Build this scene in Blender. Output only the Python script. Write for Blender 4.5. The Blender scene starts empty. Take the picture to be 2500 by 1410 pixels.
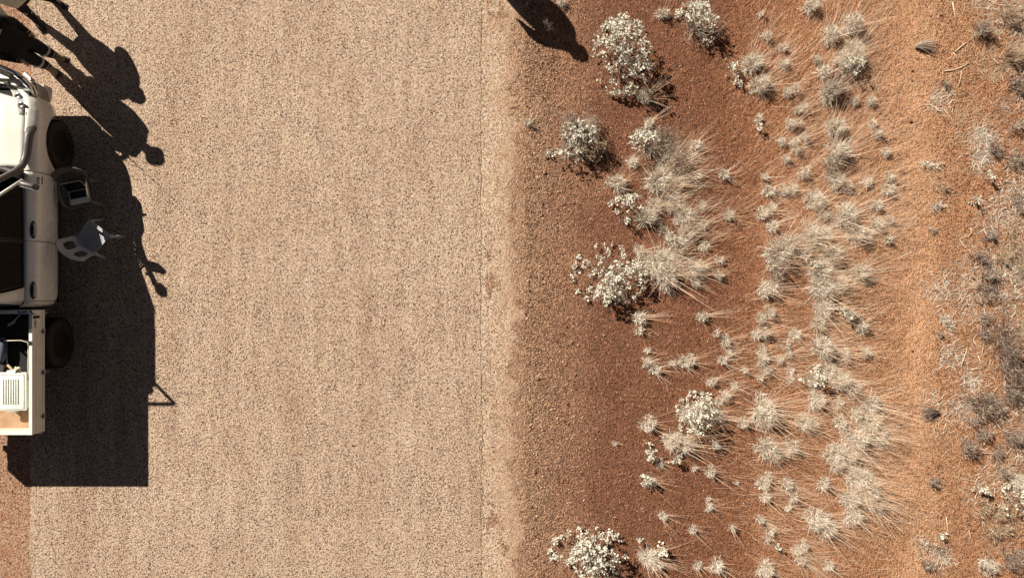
import bpy, bmesh, math, random
import numpy as np
from mathutils import Vector, Matrix, Euler

random.seed(7)
R = np.random.default_rng(11)
S = bpy.context.scene
C = S.collection
rad = math.radians

# ------------------------------------------------------------------ camera
CAM_H = 12.6
PXM = 154.0          # photograph pixels per metre at ground level
cam = bpy.data.cameras.new('camera')
cam.sensor_width = 36.0
cam.lens = 36.0 * PXM * CAM_H / 2500.0
cam.clip_end = 2000
cam.clip_start = 0.1
camo = bpy.data.objects.new('camera', cam)
C.objects.link(camo)
camo.location = (0, 0, CAM_H)
S.camera = camo

# ------------------------------------------------------------------ sky, sun, exposure
SHX, SHY = 0.92, -0.86           # shadow offset per metre of height
SUNDIR = Vector((-SHX, -SHY, 1.0)).normalized()
world = bpy.data.worlds.new('World')
S.world = world
world.use_nodes = True
nt = world.node_tree
bg = nt.nodes['Background']
sky = nt.nodes.new('ShaderNodeTexSky')
sky.sky_type = 'NISHITA'
sky.sun_disc = False
sky.sun_elevation = math.asin(SUNDIR.z)
sky.sun_rotation = math.atan2(SUNDIR.x, SUNDIR.y)
sky.altitude = 1200
sky.air_density = 0.5
sky.dust_density = 0.6
sky.ozone_density = 0.3
warm = nt.nodes.new('ShaderNodeMix')      # brown grading tint on the sky, warms and darkens shadows, same in every direction
warm.data_type = 'RGBA'; warm.blend_type = 'MULTIPLY'
warm.inputs[0].default_value = 1.0
warm.inputs[7].default_value = (0.92, 0.64, 0.45, 1)
nt.links.new(sky.outputs[0], warm.inputs[6])
nt.links.new(warm.outputs[2], bg.inputs[0])
bg.inputs[1].default_value = 0.05
sun = bpy.data.lights.new('sun', 'SUN')
sun.energy = 5.0
sun.angle = rad(0.5)
sun.color = (1.0, 0.905, 0.775)
suno = bpy.data.objects.new('sun', sun)
C.objects.link(suno)
suno.location = SUNDIR * 60
suno.rotation_euler = SUNDIR.to_track_quat('Z', 'Y').to_euler()
S.view_settings.view_transform = 'Standard'
S.view_settings.look = 'None'
S.view_settings.gamma = 1
S.view_settings.use_curve_mapping = False
S.view_settings.exposure = 0.68
S.render.engine = 'CYCLES'
S.cycles.max_bounces = 6
S.cycles.transparent_max_bounces = 12


def at(px, py, z=0.0):
    """a point of the photograph at its height above the road, in metres"""
    k = (CAM_H - z) / CAM_H / PXM
    return Vector(((px - 1250) * k, (705 - py) * k, z))


# ------------------------------------------------------------------ materials
class NT:
    def __init__(self, name, rough=0.8, spec=0.3):
        self.m = bpy.data.materials.new(name)
        self.m.use_nodes = True
        self.t = self.m.node_tree
        self.b = self.t.nodes['Principled BSDF']
        self.b.inputs['Roughness'].default_value = rough
        self.b.inputs['Specular IOR Level'].default_value = spec

    def n(self, kind, **kw):
        x = self.t.nodes.new('ShaderNode' + kind)
        for k, v in kw.items():
            if k in x.inputs.keys():
                x.inputs[k].default_value = v
            else:
                setattr(x, k, v)
        return x

    def l(self, a, b):
        self.t.links.new(a, b)

    def pos(self):
        return self.n('NewGeometry').outputs['Position']

    def obj(self):
        return self.n('TexCoord').outputs['Object']

    def noise(self, vec, scale, detail=3, rough=0.6):
        x = self.n('TexNoise')
        x.inputs['Scale'].default_value = scale
        x.inputs['Detail'].default_value = detail
        x.inputs['Roughness'].default_value = rough
        self.l(vec, x.inputs['Vector'])
        return x.outputs['Fac']

    def ramp(self, fac, pts, interp='LINEAR'):
        x = self.n('ValToRGB')
        cr = x.color_ramp
        cr.interpolation = interp
        while len(cr.elements) < len(pts):
            cr.elements.new(0.5)
        for e, (p, c) in zip(cr.elements, pts):
            e.position = p
            e.color = (c[0], c[1], c[2], 1) if hasattr(c, '__len__') else (c, c, c, 1)
        self.l(fac, x.inputs['Fac'])
        return x.outputs['Color']

    def mix(self, fac, a, b, mode='MIX'):
        x = self.n('Mix', data_type='RGBA', blend_type=mode)
        for sock, v in ((x.inputs[0], fac), (x.inputs[6], a), (x.inputs[7], b)):
            if hasattr(v, 'links'):
                self.l(v, sock)
            elif hasattr(v, '__len__'):
                sock.default_value = (v[0], v[1], v[2], 1)
            else:
                sock.default_value = v
        return x.outputs[2]

    def math(self, op, a, b=0.0, c=0.0, clamp=False):
        x = self.n('Math', operation=op, use_clamp=clamp)
        for sock, v in zip(x.inputs, (a, b, c)):
            if hasattr(v, 'links'):
                self.l(v, sock)
            else:
                sock.default_value = v
        return x.outputs[0]

    def maprange(self, v, a, b, c=0.0, d=1.0):
        x = self.n('MapRange')
        self.l(v, x.inputs[0])
        for i, q in enumerate((a, b, c, d)):
            x.inputs[i + 1].default_value = q
        return x.outputs[0]

    def bump(self, h, strength=0.5, dist=0.01, normal=None):
        x = self.n('Bump')
        x.inputs['Strength'].default_value = strength
        x.inputs['Distance'].default_value = dist
        self.l(h, x.inputs['Height'])
        if normal is not None:
            self.l(normal, x.inputs['Normal'])
        self.l(x.outputs[0], self.b.inputs['Normal'])
        return x.outputs[0]

    def col(self, c):
        if hasattr(c, 'links'):
            self.l(c, self.b.inputs['Base Color'])
        else:
            self.b.inputs['Base Color'].default_value = (c[0], c[1], c[2], 1)


def plain(name, c, rough=0.5, spec=0.4, metal=0.0, var=0.12, scale=18.0, bump=0.0, coat=0.0):
    """one colour with faint dust and wear"""
    k = NT(name, rough, spec)
    o = k.obj()
    f = k.noise(o, scale, 4)
    k.col(k.ramp(f, [(0.3, [v * (1 - var) for v in c]), (0.7, [min(1, v * (1 + var)) for v in c])]))
    r = k.maprange(k.noise(o, scale * 2.3, 3), 0.3, 0.7, rough * 0.85, min(1, rough * 1.15))
    k.l(r, k.b.inputs['Roughness'])
    k.b.inputs['Metallic'].default_value = metal
    if coat:
        k.b.inputs['Coat Weight'].default_value = coat
        k.b.inputs['Coat Roughness'].default_value = 0.08
    if bump:
        k.bump(k.noise(o, scale * 8, 3), bump, 0.004)
    return k.m


M = {}
# chip seal road ---------------------------------------------------------------
def seal(name, light, mid, dark, dust, dustamt, shoulder=False):
    k = NT(name, 0.9, 0.15)
    p = k.pos()
    v = k.n('TexVoronoi')
    v.inputs['Scale'].default_value = 70
    k.l(p, v.inputs['Vector'])
    cell = k.n('SeparateColor')
    k.l(v.outputs['Color'], cell.inputs[0])
    chip = k.ramp(cell.outputs[0], [(0.0, dark), (0.19, dark), (0.28, mid), (0.42, light), (1.0, [min(1, c * 1.3) for c in light])])
    s2 = k.n('Mapping')
    s2.inputs['Scale'].default_value = (7.0, 1.1, 1)
    k.l(p, s2.inputs['Vector'])
    patch = k.math('MULTIPLY', k.math('SUBTRACT', k.noise(s2.outputs[0], 1.0, 5, 0.7), 0.5), 0.22)
    clump = k.math('ADD', k.noise(p, 40, 4, 0.75), patch)
    gap = k.ramp(clump, [(0.42, dark), (0.48, mid), (0.53, light), (0.65, [min(1, c * 1.3) for c in light])])
    c = k.mix(0.45, chip, gap)
    # long wear streaks along the lane, faint patches
    sx = k.n('Mapping')
    sx.inputs['Scale'].default_value = (2.3, 0.13, 1)
    k.l(p, sx.inputs['Vector'])
    band = k.noise(sx.outputs[0], 1.0, 5, 0.65)
    c = k.mix(1.0, c, k.ramp(band, [(0.28, (0.86, 0.82, 0.79)), (0.5, (1, 1, 1)), (0.72, (1.04, 1.04, 1.04))]), 'MULTIPLY')
    c = k.mix(1.0, c, k.ramp(k.noise(p, 0.7, 5), [(0.35, (0.93, 0.90, 0.88)), (0.6, (1, 1, 1))]), 'MULTIPLY')
    d = k.ramp(k.noise(p, 3.2, 6, 0.7), [(0.5, 0.0), (0.75, 1.0)])
    c = k.mix(k.math('MULTIPLY', d, dustamt), c, dust)
    if shoulder:      # red soil blown and spilled over the outer half
        xx = k.n('SeparateXYZ'); k.l(p, xx.inputs[0])
        w = k.math('ADD', xx.outputs[0], k.math('MULTIPLY', k.math('SUBTRACT', k.noise(p, 2.2, 7, 0.75), 0.5), 1.1))
        c = k.mix(k.maprange(w, -0.36, 0.06, 0.0, 0.92), c, k.mix(0.6, c, (0.40, 0.235, 0.15)))
    k.col(c)
    h = k.math('ADD', k.math('MULTIPLY', v.outputs['Distance'], -0.9), k.math('MULTIPLY', clump, 1.3))
    k.bump(h, 0.9, 0.011)
    return k.m


M['road'] = seal('road_seal', (0.59, 0.465, 0.35), (0.28, 0.165, 0.115), (0.03, 0.013, 0.009), (0.36, 0.22, 0.145), 0.3)
M['shoulder'] = seal('shoulder_seal', (0.64, 0.51, 0.385), (0.36, 0.225, 0.145), (0.05, 0.024, 0.016), (0.38, 0.20, 0.12), 0.5, True)
M['far_lane'] = seal('dusty_seal', (0.45, 0.295, 0.205), (0.27, 0.125, 0.07), (0.05, 0.02, 0.012), (0.34, 0.14, 0.07), 0.6)

# ground -------------------------------------------------------------------------
def ground_mat():
    k = NT('red_earth', 0.95, 0.08)
    p = k.pos()
    sp = k.n('SeparateXYZ')
    k.l(p, sp.inputs[0])
    wob = k.math('MULTIPLY', k.math('SUBTRACT', k.noise(p, 0.8, 4, 0.6), 0.5), 1.5)
    fine = k.math('MULTIPLY', k.math('SUBTRACT', k.noise(p, 11, 4, 0.75), 0.5), 0.9)
    x = k.math('ADD', k.math('ADD', sp.outputs[0], wob), fine)
    t = k.maprange(x, -1.0, 9.0)
    # a metre is 0.1 of the ramp; 0.1 is x = 0
    c = k.ramp(t, [(0.0, (0.50, 0.34, 0.235)), (0.115, (0.47, 0.30, 0.20)), (0.18, (0.38, 0.21, 0.135)),
                   (0.25, (0.245, 0.118, 0.072)), (0.42, (0.26, 0.12, 0.069)), (0.55, (0.41, 0.20, 0.108)),
                   (0.68, (0.49, 0.262, 0.145)), (0.75, (0.53, 0.305, 0.18)), (0.85, (0.49, 0.26, 0.145)), (0.94, (0.43, 0.225, 0.13))])
    v = k.n('TexVoronoi')
    v.inputs['Scale'].default_value = 44
    k.l(p, v.inputs['Vector'])
    cell = k.n('SeparateColor')
    k.l(v.outputs['Color'], cell.inputs[0])
    g = k.ramp(cell.outputs[1], [(0.0, 0.55), (0.35, 0.9), (0.85, 1.12), (1.0, 1.65)])
    c = k.mix(k.maprange(x, 0.0, 6.5, 0.9, 0.45), c, k.mix(1.0, c, g, 'MULTIPLY'))
    n2 = k.noise(p, 24, 5, 0.75)
    c = k.mix(1.0, c, k.ramp(n2, [(0.33, (0.38, 0.30, 0.27)), (0.48, (1, 1, 1)), (0.66, (1.35, 1.32, 1.3))]), 'MULTIPLY')
    # pale blotches of dried silt beyond the track
    sil = k.math('MULTIPLY', k.ramp(k.noise(p, 2.3, 6, 0.75), [(0.5, 0.0), (0.66, 1.0)]), k.maprange(x, 5.5, 7.5, 0.0, 0.6))
    c = k.mix(sil, c, (0.52, 0.38, 0.25))
    k.col(c)
    n3 = k.noise(p, 70, 3, 0.7)
    h = k.math('ADD', k.math('ADD', k.math('MULTIPLY', v.outputs['Distance'], -0.8), k.math('MULTIPLY', n2, 1.5)), k.math('MULTIPLY', n3, 0.5))
    # the wheel track is worn smooth
    tr = k.math('ABSOLUTE', k.math('SUBTRACT', k.math('ADD', sp.outputs[0], k.math('MULTIPLY', wob, 0.25)), 6.35))
    h = k.math('MULTIPLY', h, k.maprange(k.math('ADD', tr, k.math('MULTIPLY', k.math('SUBTRACT', k.noise(p, 2.6, 5, 0.7), 0.5), 1.2)), 0.0, 0.6, 0.55, 1.0))
    k.bump(h, 1.0, 0.036)
    return k.m


M['earth'] = ground_mat()
M['stone'] = None
def stone_mat(name, a, b):
    k = NT(name, 0.9, 0.15)
    at_ = k.n('Attribute', attribute_name='shade')
    k.col(k.ramp(at_.outputs['Fac'], [(0.0, a), (0.75, b), (1.0, [min(1, q * 1.7) for q in b])]))
    return k.m
M['gravel'] = stone_mat('gravel_stone', (0.10, 0.048, 0.03), (0.38, 0.25, 0.16))
M['redstone'] = stone_mat('red_stone', (0.12, 0.045, 0.022), (0.28, 0.13, 0.07))


def plant_mat(name, a, b, c, transl=0.25, rough=0.75):
    """colour runs with a per-blade shade attribute; a part of the light passes through"""
    k = NT(name, rough, 0.2)
    at_ = k.n('Attribute', attribute_name='shade')
    oi = k.n('ObjectInfo')
    f = k.math('ADD', at_.outputs['Fac'], k.math('MULTIPLY', k.math('SUBTRACT', oi.outputs['Random'], 0.5), 0.25), clamp=True)
    col = k.ramp(f, [(0.0, a), (0.5, b), (1.0, c)])
    k.col(col)
    tr = k.n('BsdfTranslucent')
    k.l(col, tr.inputs[0])
    ms = k.n('MixShader')
    ms.inputs[0].default_value = transl
    k.l(k.b.outputs[0], ms.inputs[1])
    k.l(tr.outputs[0], ms.inputs[2])
    k.l(ms.outputs[0], k.t.nodes['Material Output'].inputs[0])
    return k.m


M['straw'] = plant_mat('dry_grass', (0.30, 0.23, 0.18), (0.74, 0.67, 0.565), (0.87, 0.83, 0.73), 0.1)
M['stalk'] = plant_mat('grass_stalk', (0.50, 0.28, 0.16), (0.70, 0.50, 0.35), (0.86, 0.77, 0.64), 0.1)
M['silver'] = plant_mat('silver_leaf', (0.38, 0.35, 0.28), (0.68, 0.66, 0.56), (0.84, 0.83, 0.73), 0.15)
M['grey'] = plant_mat('grey_twig', (0.10, 0.06, 0.045), (0.34, 0.25, 0.20), (0.74, 0.65, 0.54), 0.1)
M['litter'] = plant_mat('dead_litter', (0.28, 0.16, 0.10), (0.52, 0.39, 0.27), (0.74, 0.64, 0.48), 0.1)
M['wood'] = plain('shrub_stem', (0.20, 0.14, 0.10), 0.8, 0.2)

M['paint'] = plain('white_paint', (0.80, 0.80, 0.73), 0.28, 0.5, var=0.04, scale=4, coat=0.6)
M['traypaint'] = plain('tray_paint', (0.78, 0.78, 0.68), 0.4, 0.4, var=0.07, scale=7)
M['black'] = plain('black_plastic', (0.025, 0.022, 0.02), 0.5, 0.35)
M['snork'] = plain('snorkel_plastic', (0.085, 0.075, 0.075), 0.42, 0.5, bump=0.1)
M['rubber'] = plain('tyre_rubber', (0.028, 0.024, 0.02), 0.85, 0.2, bump=0.3)
M['rim'] = plain('black_steel', (0.02, 0.018, 0.016), 0.5, 0.4, metal=0.3)
M['chrome'] = plain('polished_metal', (0.75, 0.74, 0.70), 0.16, 0.5, metal=1.0, var=0.04)
M['zinc'] = plain('dull_metal', (0.45, 0.44, 0.41), 0.45, 0.5, metal=0.7)
M['chassis'] = plain('chassis_black', (0.015, 0.013, 0.012), 0.7, 0.2)
M['cabin'] = plain('cabin_trim', (0.014, 0.011, 0.009), 0.85, 0.2)
M['seat'] = plain('seat_cloth', (0.028, 0.023, 0.020), 0.95, 0.1, bump=0.3)
M['lamp'] = plain('headlamp_lens', (0.5, 0.5, 0.46), 0.12, 0.6, coat=0.8)
M['amber'] = plain('amber_lens', (0.65, 0.28, 0.04), 0.2, 0.5)
M['red'] = plain('red_lens', (0.4, 0.02, 0.015), 0.2, 0.5)
M['chairblue'] = plain('blue_grey_plastic', (0.37, 0.395, 0.42), 0.38, 0.5, bump=0.05)
M['chairdark'] = plain('dark_grey_plastic', (0.13, 0.115, 0.095), 0.4, 0.5, bump=0.05)
M['alu'] = plain('laptop_shell', (0.85, 0.84, 0.80), 0.4, 0.5, var=0.02)
M['keys'] = plain('black_keys', (0.02, 0.02, 0.02), 0.6, 0.3)
M['screen'] = plain('dark_screen', (0.008, 0.008, 0.009), 0.15, 0.5)
M['plastic_tub'] = plain('milky_plastic', (0.76, 0.78, 0.72), 0.35, 0.5, var=0.05)
M['bagblue'] = plain('blue_grey_cloth', (0.13, 0.15, 0.20), 0.9, 0.1, bump=0.5)
M['tarp'] = plain('black_canvas', (0.02, 0.02, 0.022), 0.8, 0.2, bump=0.5)
M['cream'] = plain('cream_cord', (0.6, 0.55, 0.44), 0.8, 0.2)
M['blue'] = plain('blue_strap', (0.08, 0.13, 0.28), 0.6, 0.3)
M['cloth_black'] = plain('black_workwear', (0.018, 0.016, 0.017), 0.95, 0.1, bump=0.6, scale=30)
M['cloth_white'] = plain('pale_shirt', (0.68, 0.68, 0.56), 0.95, 0.1, bump=0.6, scale=30)
M['skin'] = plain('skin', (0.50, 0.31, 0.22), 0.55, 0.4, var=0.06)
M['boot'] = plain('tan_boot', (0.42, 0.32, 0.20), 0.8, 0.2, bump=0.5)
M['boot_dark'] = plain('dark_boot', (0.05, 0.04, 0.035), 0.7, 0.3)
M['tape'] = plain('reflective_tape', (0.50, 0.50, 0.50), 0.5, 0.5)
M['hair'] = plain('brown_hair', (0.06, 0.035, 0.02), 0.7, 0.3)
M['eye'] = plain('eye_white', (0.7, 0.7, 0.68), 0.3, 0.5)

def dusty(m, hi, lo, amt=0.75):
    # red road dust, thick low down and thin higher up, in blotches
    t = m.node_tree
    k = NT.__new__(NT); k.m = m; k.t = t; k.b = t.nodes['Principled BSDF']
    src = k.b.inputs['Base Color'].links[0].from_socket
    o = k.obj()
    z = k.n('SeparateXYZ'); k.l(o, z.inputs[0])
    f = k.maprange(z.outputs[2], lo, hi, 1.0, 0.08)
    nn = k.ramp(k.noise(o, 5.0, 6, 0.7), [(0.35, 0.25), (0.7, 1.0)])
    f = k.math('MULTIPLY', k.math('MULTIPLY', f, nn), amt)
    k.l(k.mix(f, src, (0.38, 0.20, 0.12)), k.b.inputs['Base Color'])
dusty(M['paint'], 0.9, 0.45, 0.4)
dusty(M['traypaint'], 1.15, 0.85, 0.3)
dusty(M['rubber'], 2.0, 1.0, 0.05)


def deck_mat():
    k = NT('tray_deck_ply', 0.75, 0.2)
    o = k.obj()
    ch = k.n('TexChecker')
    ch.inputs['Scale'].default_value = 60
    k.l(o, ch.inputs['Vector'])
    c = k.ramp(k.noise(o, 9, 5), [(0.3, (0.36, 0.22, 0.13)), (0.7, (0.48, 0.32, 0.2))])
    k.col(k.mix(0.16, c, k.mix(1.0, c, ch.outputs['Color'], 'MULTIPLY')))
    k.bump(ch.outputs['Fac'], 0.4, 0.003)
    return k.m
M['deck'] = deck_mat()

def glass_mat():
    k = NT('tinted_glass', 0.05, 0.5)
    k.col((0.01, 0.01, 0.01))
    tr = k.n('BsdfTransparent')
    tr.inputs[0].default_value = (0.06, 0.055, 0.05, 1)
    gl = k.n('BsdfGlossy')
    gl.inputs['Roughness'].default_value = 0.03
    fr = k.n('Fresnel')
    fr.inputs[0].default_value = 1.22
    ms = k.n('MixShader')
    k.l(fr.outputs[0], ms.inputs[0])
    k.l(tr.outputs[0], ms.inputs[1])
    k.l(gl.outputs[0], ms.inputs[2])
    k.l(ms.outputs[0], k.t.nodes['Material Output'].inputs[0])
    return k.m
M['glass'] = glass_mat()


# ------------------------------------------------------------------ building helpers
def tag(o, label=None, cat=None, group=None, kind=None):
    if label: o['label'] = label
    if cat: o['category'] = cat
    if group: o['group'] = group
    if kind: o['kind'] = kind
    return o


def empty(name, loc=(0, 0, 0), rz=0.0):
    o = bpy.data.objects.new(name, None)
    o.empty_display_size = 0.1
    C.objects.link(o)
    o.location = loc
    o.rotation_euler = (0, 0, rz)
    return o


def link(name, me, mat=None, parent=None, smooth=False, loc=None):
    if mat is not None:
        for mm in (mat if isinstance(mat, (list, tuple)) else [mat]):
            me.materials.append(mm)
    if smooth:
        me.shade_smooth()
    elif len(me.polygons):
        me.shade_flat()
    o = bpy.data.objects.new(name, me)
    C.objects.link(o)
    if parent: o.parent = parent
    if loc is not None: o.location = loc
    return o


def fast_mesh(name, v, quads=None, tris=None, shade=None, mats=None):
    """numpy arrays to a mesh; shade is one value per face"""
    me = bpy.data.meshes.new(name)
    v = np.asarray(v, np.float32)
    me.vertices.add(len(v))
    me.vertices.foreach_set('co', v.ravel())
    polys, starts, k = [], [], 0
    nq = 0 if quads is None else len(quads)
    nt_ = 0 if tris is None else len(tris)
    idx = []
    if nq: idx.append(np.asarray(quads, np.int32).ravel())
    if nt_: idx.append(np.asarray(tris, np.int32).ravel())
    idx = np.concatenate(idx)
    me.loops.add(len(idx))
    me.loops.foreach_set('vertex_index', idx)
    me.polygons.add(nq + nt_)
    st = np.concatenate([np.arange(nq) * 4, nq * 4 + np.arange(nt_) * 3]).astype(np.int32)
    me.polygons.foreach_set('loop_start', st)
    me.update(calc_edges=True)
    me.validate()
    if shade is not None:
        a = me.attributes.new('shade', 'FLOAT', 'FACE')
        a.data.foreach_set('value', np.asarray(shade, np.float32))
    return me


class MB:
    """collects solids and links them as one mesh"""
    def __init__(self):
        self.bm = bmesh.new()

    def _x(self, verts, loc, rot, scale=None):
        mt = Matrix.LocRotScale(Vector(loc), Euler(rot), Vector(scale) if scale else None)
        for v in verts: v.co = mt @ v.co

    def box(self, loc, size, rot=(0, 0, 0), bev=0.0):
        r = bmesh.ops.create_cube(self.bm, size=1)
        vs = r['verts']
        for v in vs:
            v.co = Vector((v.co.x * size[0], v.co.y * size[1], v.co.z * size[2]))
        if bev:
            es = list({e for v in vs for e in v.link_edges})
            b = bmesh.ops.bevel(self.bm, geom=es, offset=min(bev, min(size) * 0.45), segments=2, affect='EDGES', profile=0.6)
            vs = list({v for f in b['faces'] for v in f.verts} | {v for v in vs if v.is_valid})
            allv = set(vs)
            stack = list(allv)
            while stack:
                q = stack.pop()
                for e in q.link_edges:
                    w = e.other_vert(q)
                    if w not in allv:
                        allv.add(w); stack.append(w)
            vs = list(allv)
        self._x(vs, loc, rot)
        return self

    def tube(self, pts, r, n=10, cap=True):
        pts = [Vector(p) for p in pts]
        rr = r if hasattr(r, '__len__') else [r] * len(pts)
        rings = []
        up = Vector((0, 0, 1))
        for i, p in enumerate(pts):
            d = (pts[min(i + 1, len(pts) - 1)] - pts[max(i - 1, 0)]).normalized()
            if i == 0:
                a = d.cross(up)
                if a.length < 1e-3: a = d.cross(Vector((1, 0, 0)))
            else:
                a = a - d * a.dot(d)
            a.normalize()
            b = d.cross(a)
            rings.append([self.bm.verts.new(p + (a * math.cos(t) + b * math.sin(t)) * rr[i])
                          for t in [2 * math.pi * j / n for j in range(n)]])
        for A, B in zip(rings, rings[1:]):
            for j in range(n):
                self.bm.faces.new((A[j], A[(j + 1) % n], B[(j + 1) % n], B[j]))
        if cap:
            self.bm.faces.new(rings[0][::-1]); self.bm.faces.new(rings[-1])
        return self

    def lathe(self, prof, axis='x', loc=(0, 0, 0), n=40):
        """prof: (along axis, radius)"""
        rings = []
        for (h, r) in prof:
            ring = []
            for j in range(n):
                t = 2 * math.pi * j / n
                if axis == 'x': c = Vector((h, r * math.cos(t), r * math.sin(t)))
                elif axis == 'y': c = Vector((r * math.cos(t), h, r * math.sin(t)))
                else: c = Vector((r * math.cos(t), r * math.sin(t), h))
                ring.append(self.bm.verts.new(c + Vector(loc)))
            rings.append(ring)
        for A, B in zip(rings, rings[1:]):
            for j in range(n):
                self.bm.faces.new((A[j], A[(j + 1) % n], B[(j + 1) % n], B[j]))
        self.bm.faces.new(rings[0][::-1]); self.bm.faces.new(rings[-1])
        return self

    def grid(self, P, close=False):
        """P: rows of points"""
        V = [[self.bm.verts.new(Vector(p)) for p in row] for row in P]
        for i in range(len(V) - 1):
            for j in range(len(V[0]) - 1):
                try: self.bm.faces.new((V[i][j], V[i][j + 1], V[i + 1][j + 1], V[i + 1][j]))
                except ValueError: pass
        return self

    def prism(self, poly, z0, z1):
        """poly in xy"""
        a = [self.bm.verts.new((x, y, z0)) for x, y in poly]
        b = [self.bm.verts.new((x, y, z1)) for x, y in poly]
        self.bm.faces.new(a[::-1]); self.bm.faces.new(b)
        for i in range(len(a)):
            j = (i + 1) % len(a)
            self.bm.faces.new((a[i], a[j], b[j], b[i]))
        return self

    def build(self, name, mat, parent=None, smooth=False, solid=0.0, bevel=0.0, loc=None, angle=None, sub=0):
        bmesh.ops.remove_doubles(self.bm, verts=self.bm.verts, dist=1e-5)
        bmesh.ops.recalc_face_normals(self.bm, faces=self.bm.faces)
        me = bpy.data.meshes.new(name)
        self.bm.to_mesh(me)
        self.bm.free()
        o = link(name, me, mat, parent, smooth, loc)
        if solid:
            m = o.modifiers.new('solid', 'SOLIDIFY'); m.thickness = solid; m.offset = -1
        if sub:
            m = o.modifiers.new('sub', 'SUBSURF'); m.levels = sub; m.render_levels = sub
        if bevel:
            m = o.modifiers.new('bevel', 'BEVEL'); m.width = bevel; m.segments = 2; m.limit_method = 'ANGLE'
        if smooth and angle:
            me.set_sharp_from_angle(angle=rad(angle))
        return o

# ------------------------------------------------------------------ ground relief
FX0, FX1, FY, ST = -0.62, 9.7, 5.6, 0.022
fx = np.arange(FX0, FX1 + 1e-6, ST)
fy = np.arange(-FY, FY + 1e-6, ST)


def field(nx, ny, sig, seed):
    g = np.random.default_rng(seed).standard_normal((nx, ny))
    kx = np.fft.fftfreq(nx)[:, None]; ky = np.fft.fftfreq(ny)[None, :]
    s = sig / ST
    f = np.real(np.fft.ifft2(np.fft.fft2(g) * np.exp(-2 * (math.pi * s) ** 2 * (kx ** 2 + ky ** 2))))
    return f / f.std()


NX, NY = len(fx), len(fy)
X, Y = np.meshgrid(fx, fy, indexing='ij')
relief = (0.012 * field(NX, NY, 0.45, 1) + 0.006 * field(NX, NY, 0.13, 2) + 0.0028 * field(NX, NY, 0.045, 3) + 0.0022 * field(NX, NY, 0.022, 4))
sx_ = lambda a, b: np.clip((X - a) / (b - a), 0, 1)
amp = 0.25 + 0.75 * sx_(0.6, 3.5)
track = np.exp(-((X - 6.35 - 0.06 * np.sin(Y * 1.3)) / 0.3) ** 2) * np.clip(0.55 + 0.35 * field(NX, NY, 0.3, 9), 0.1, 1)
lump = 0.012 * np.clip(field(NX, NY, 0.035, 5), -0.5, 2.5) * sx_(6.9, 8.0)
GZ = -0.035 - 0.05 * sx_(0.1, 1.4) + 0.05 * sx_(2.0, 4.5) + relief * amp * (1 - 0.75 * track) - 0.03 * track + lump
edge = sx_(0.1, 0.75)
GZ = GZ * edge + (-0.011 + relief * 0.45 - 0.05 * (1 - sx_(-0.62, -0.4))) * (1 - edge)


def gz(x, y):
    i = int(round((x - FX0) / ST)); j = int(round((y + FY) / ST))
    if 0 <= i < NX and 0 <= j < NY: return float(GZ[i, j])
    return -0.04


cx0 = np.array([-400, -150, -60, -30, -18, -12, -9, -6, -3, -1.4, -0.9])
cx1 = np.array([10.2, 11.2, 13, 16, 22, 32, 60, 150, 400])
cy = np.array([6.2, 7.5, 10, 15, 24, 40, 80, 180, 400])
gx = np.concatenate([cx0, fx, cx1]); gy = np.concatenate([-cy[::-1], fy, cy])
Z = np.full((len(gx), len(gy)), -0.04)
Z[len(cx0):len(cx0) + NX, len(cy):len(cy) + NY] = GZ
XX, YY = np.meshgrid(gx, gy, indexing='ij')
V = np.stack([XX.ravel(), YY.ravel(), Z.ravel()], 1)
n, m = len(gx), len(gy)
ii = (np.arange(n - 1)[:, None] * m + np.arange(m - 1)[None, :]).ravel()
Q = np.stack([ii, ii + m, ii + m + 1, ii + 1], 1)
me = fast_mesh('ground', V, Q)
ground = link('ground', me, M['earth'], smooth=True)
tag(ground, kind='structure')


# ------------------------------------------------------------------ road sheets
def sheet(name, xl, xr, ztop, mat, jl=0.0, jr=0.0, drop_r=0.0, step=0.05, seed=5):
    """a long strip whose long edges wander by jl, jr; drop_r slopes its last column down"""
    rng = np.random.default_rng(seed)
    ys = np.concatenate([[-400, -100, -30, -12], np.arange(-7, 7.001, step), [12, 30, 100, 400]])
    k = len(ys)
    def wander(j):
        a = rng.standard_normal(k)
        s = np.convolve(a, np.ones(5) / 5, 'same') * 1.2 + np.convolve(rng.standard_normal(k), np.ones(31) / 31, 'same') * 3 + 0.35 * a
        return s * j
    L, Rr = xl + wander(jl), xr + wander(jr)
    rows = []
    rows.append(np.stack([L, ys, np.full(k, -0.06)], 1))
    rows.append(np.stack([L, ys, np.full(k, ztop)], 1))
    mid = 8
    for q in range(1, mid):
        rows.append(np.stack([L + (Rr - L) * q / mid, ys, np.full(k, ztop)], 1))
    rows.append(np.stack([Rr, ys, np.full(k, ztop - drop_r * 0.35)], 1))
    rows.append(np.stack([Rr + (0.05 if drop_r else 0), ys, np.full(k, -0.06)], 1))
    V = np.concatenate(rows)
    nr = len(rows)
    ii = (np.arange(nr - 1)[:, None] * k + np.arange(k - 1)[None, :]).ravel()
    Q = np.stack([ii, ii + k, ii + k + 1, ii + 1], 1)
    o = link(name, fast_mesh(name, V, Q), mat)
    return tag(o, kind='structure')


XL, XR, XS = (74 - 1250) / PXM, (1174 - 1250) / PXM, (1268 - 1250) / PXM
sheet('road', XL, XR, 0.0, M['road'], 0.022, 0.009, seed=3)
sheet('road_shoulder', XR - 0.03, XS - 0.03, -0.008, M['shoulder'], 0.004, 0.07, 0.03, seed=8)
sheet('opposite_lane', XL - 3.6, XL + 0.03, -0.008, M['far_lane'], 0.03, 0.004, seed=12)


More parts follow.
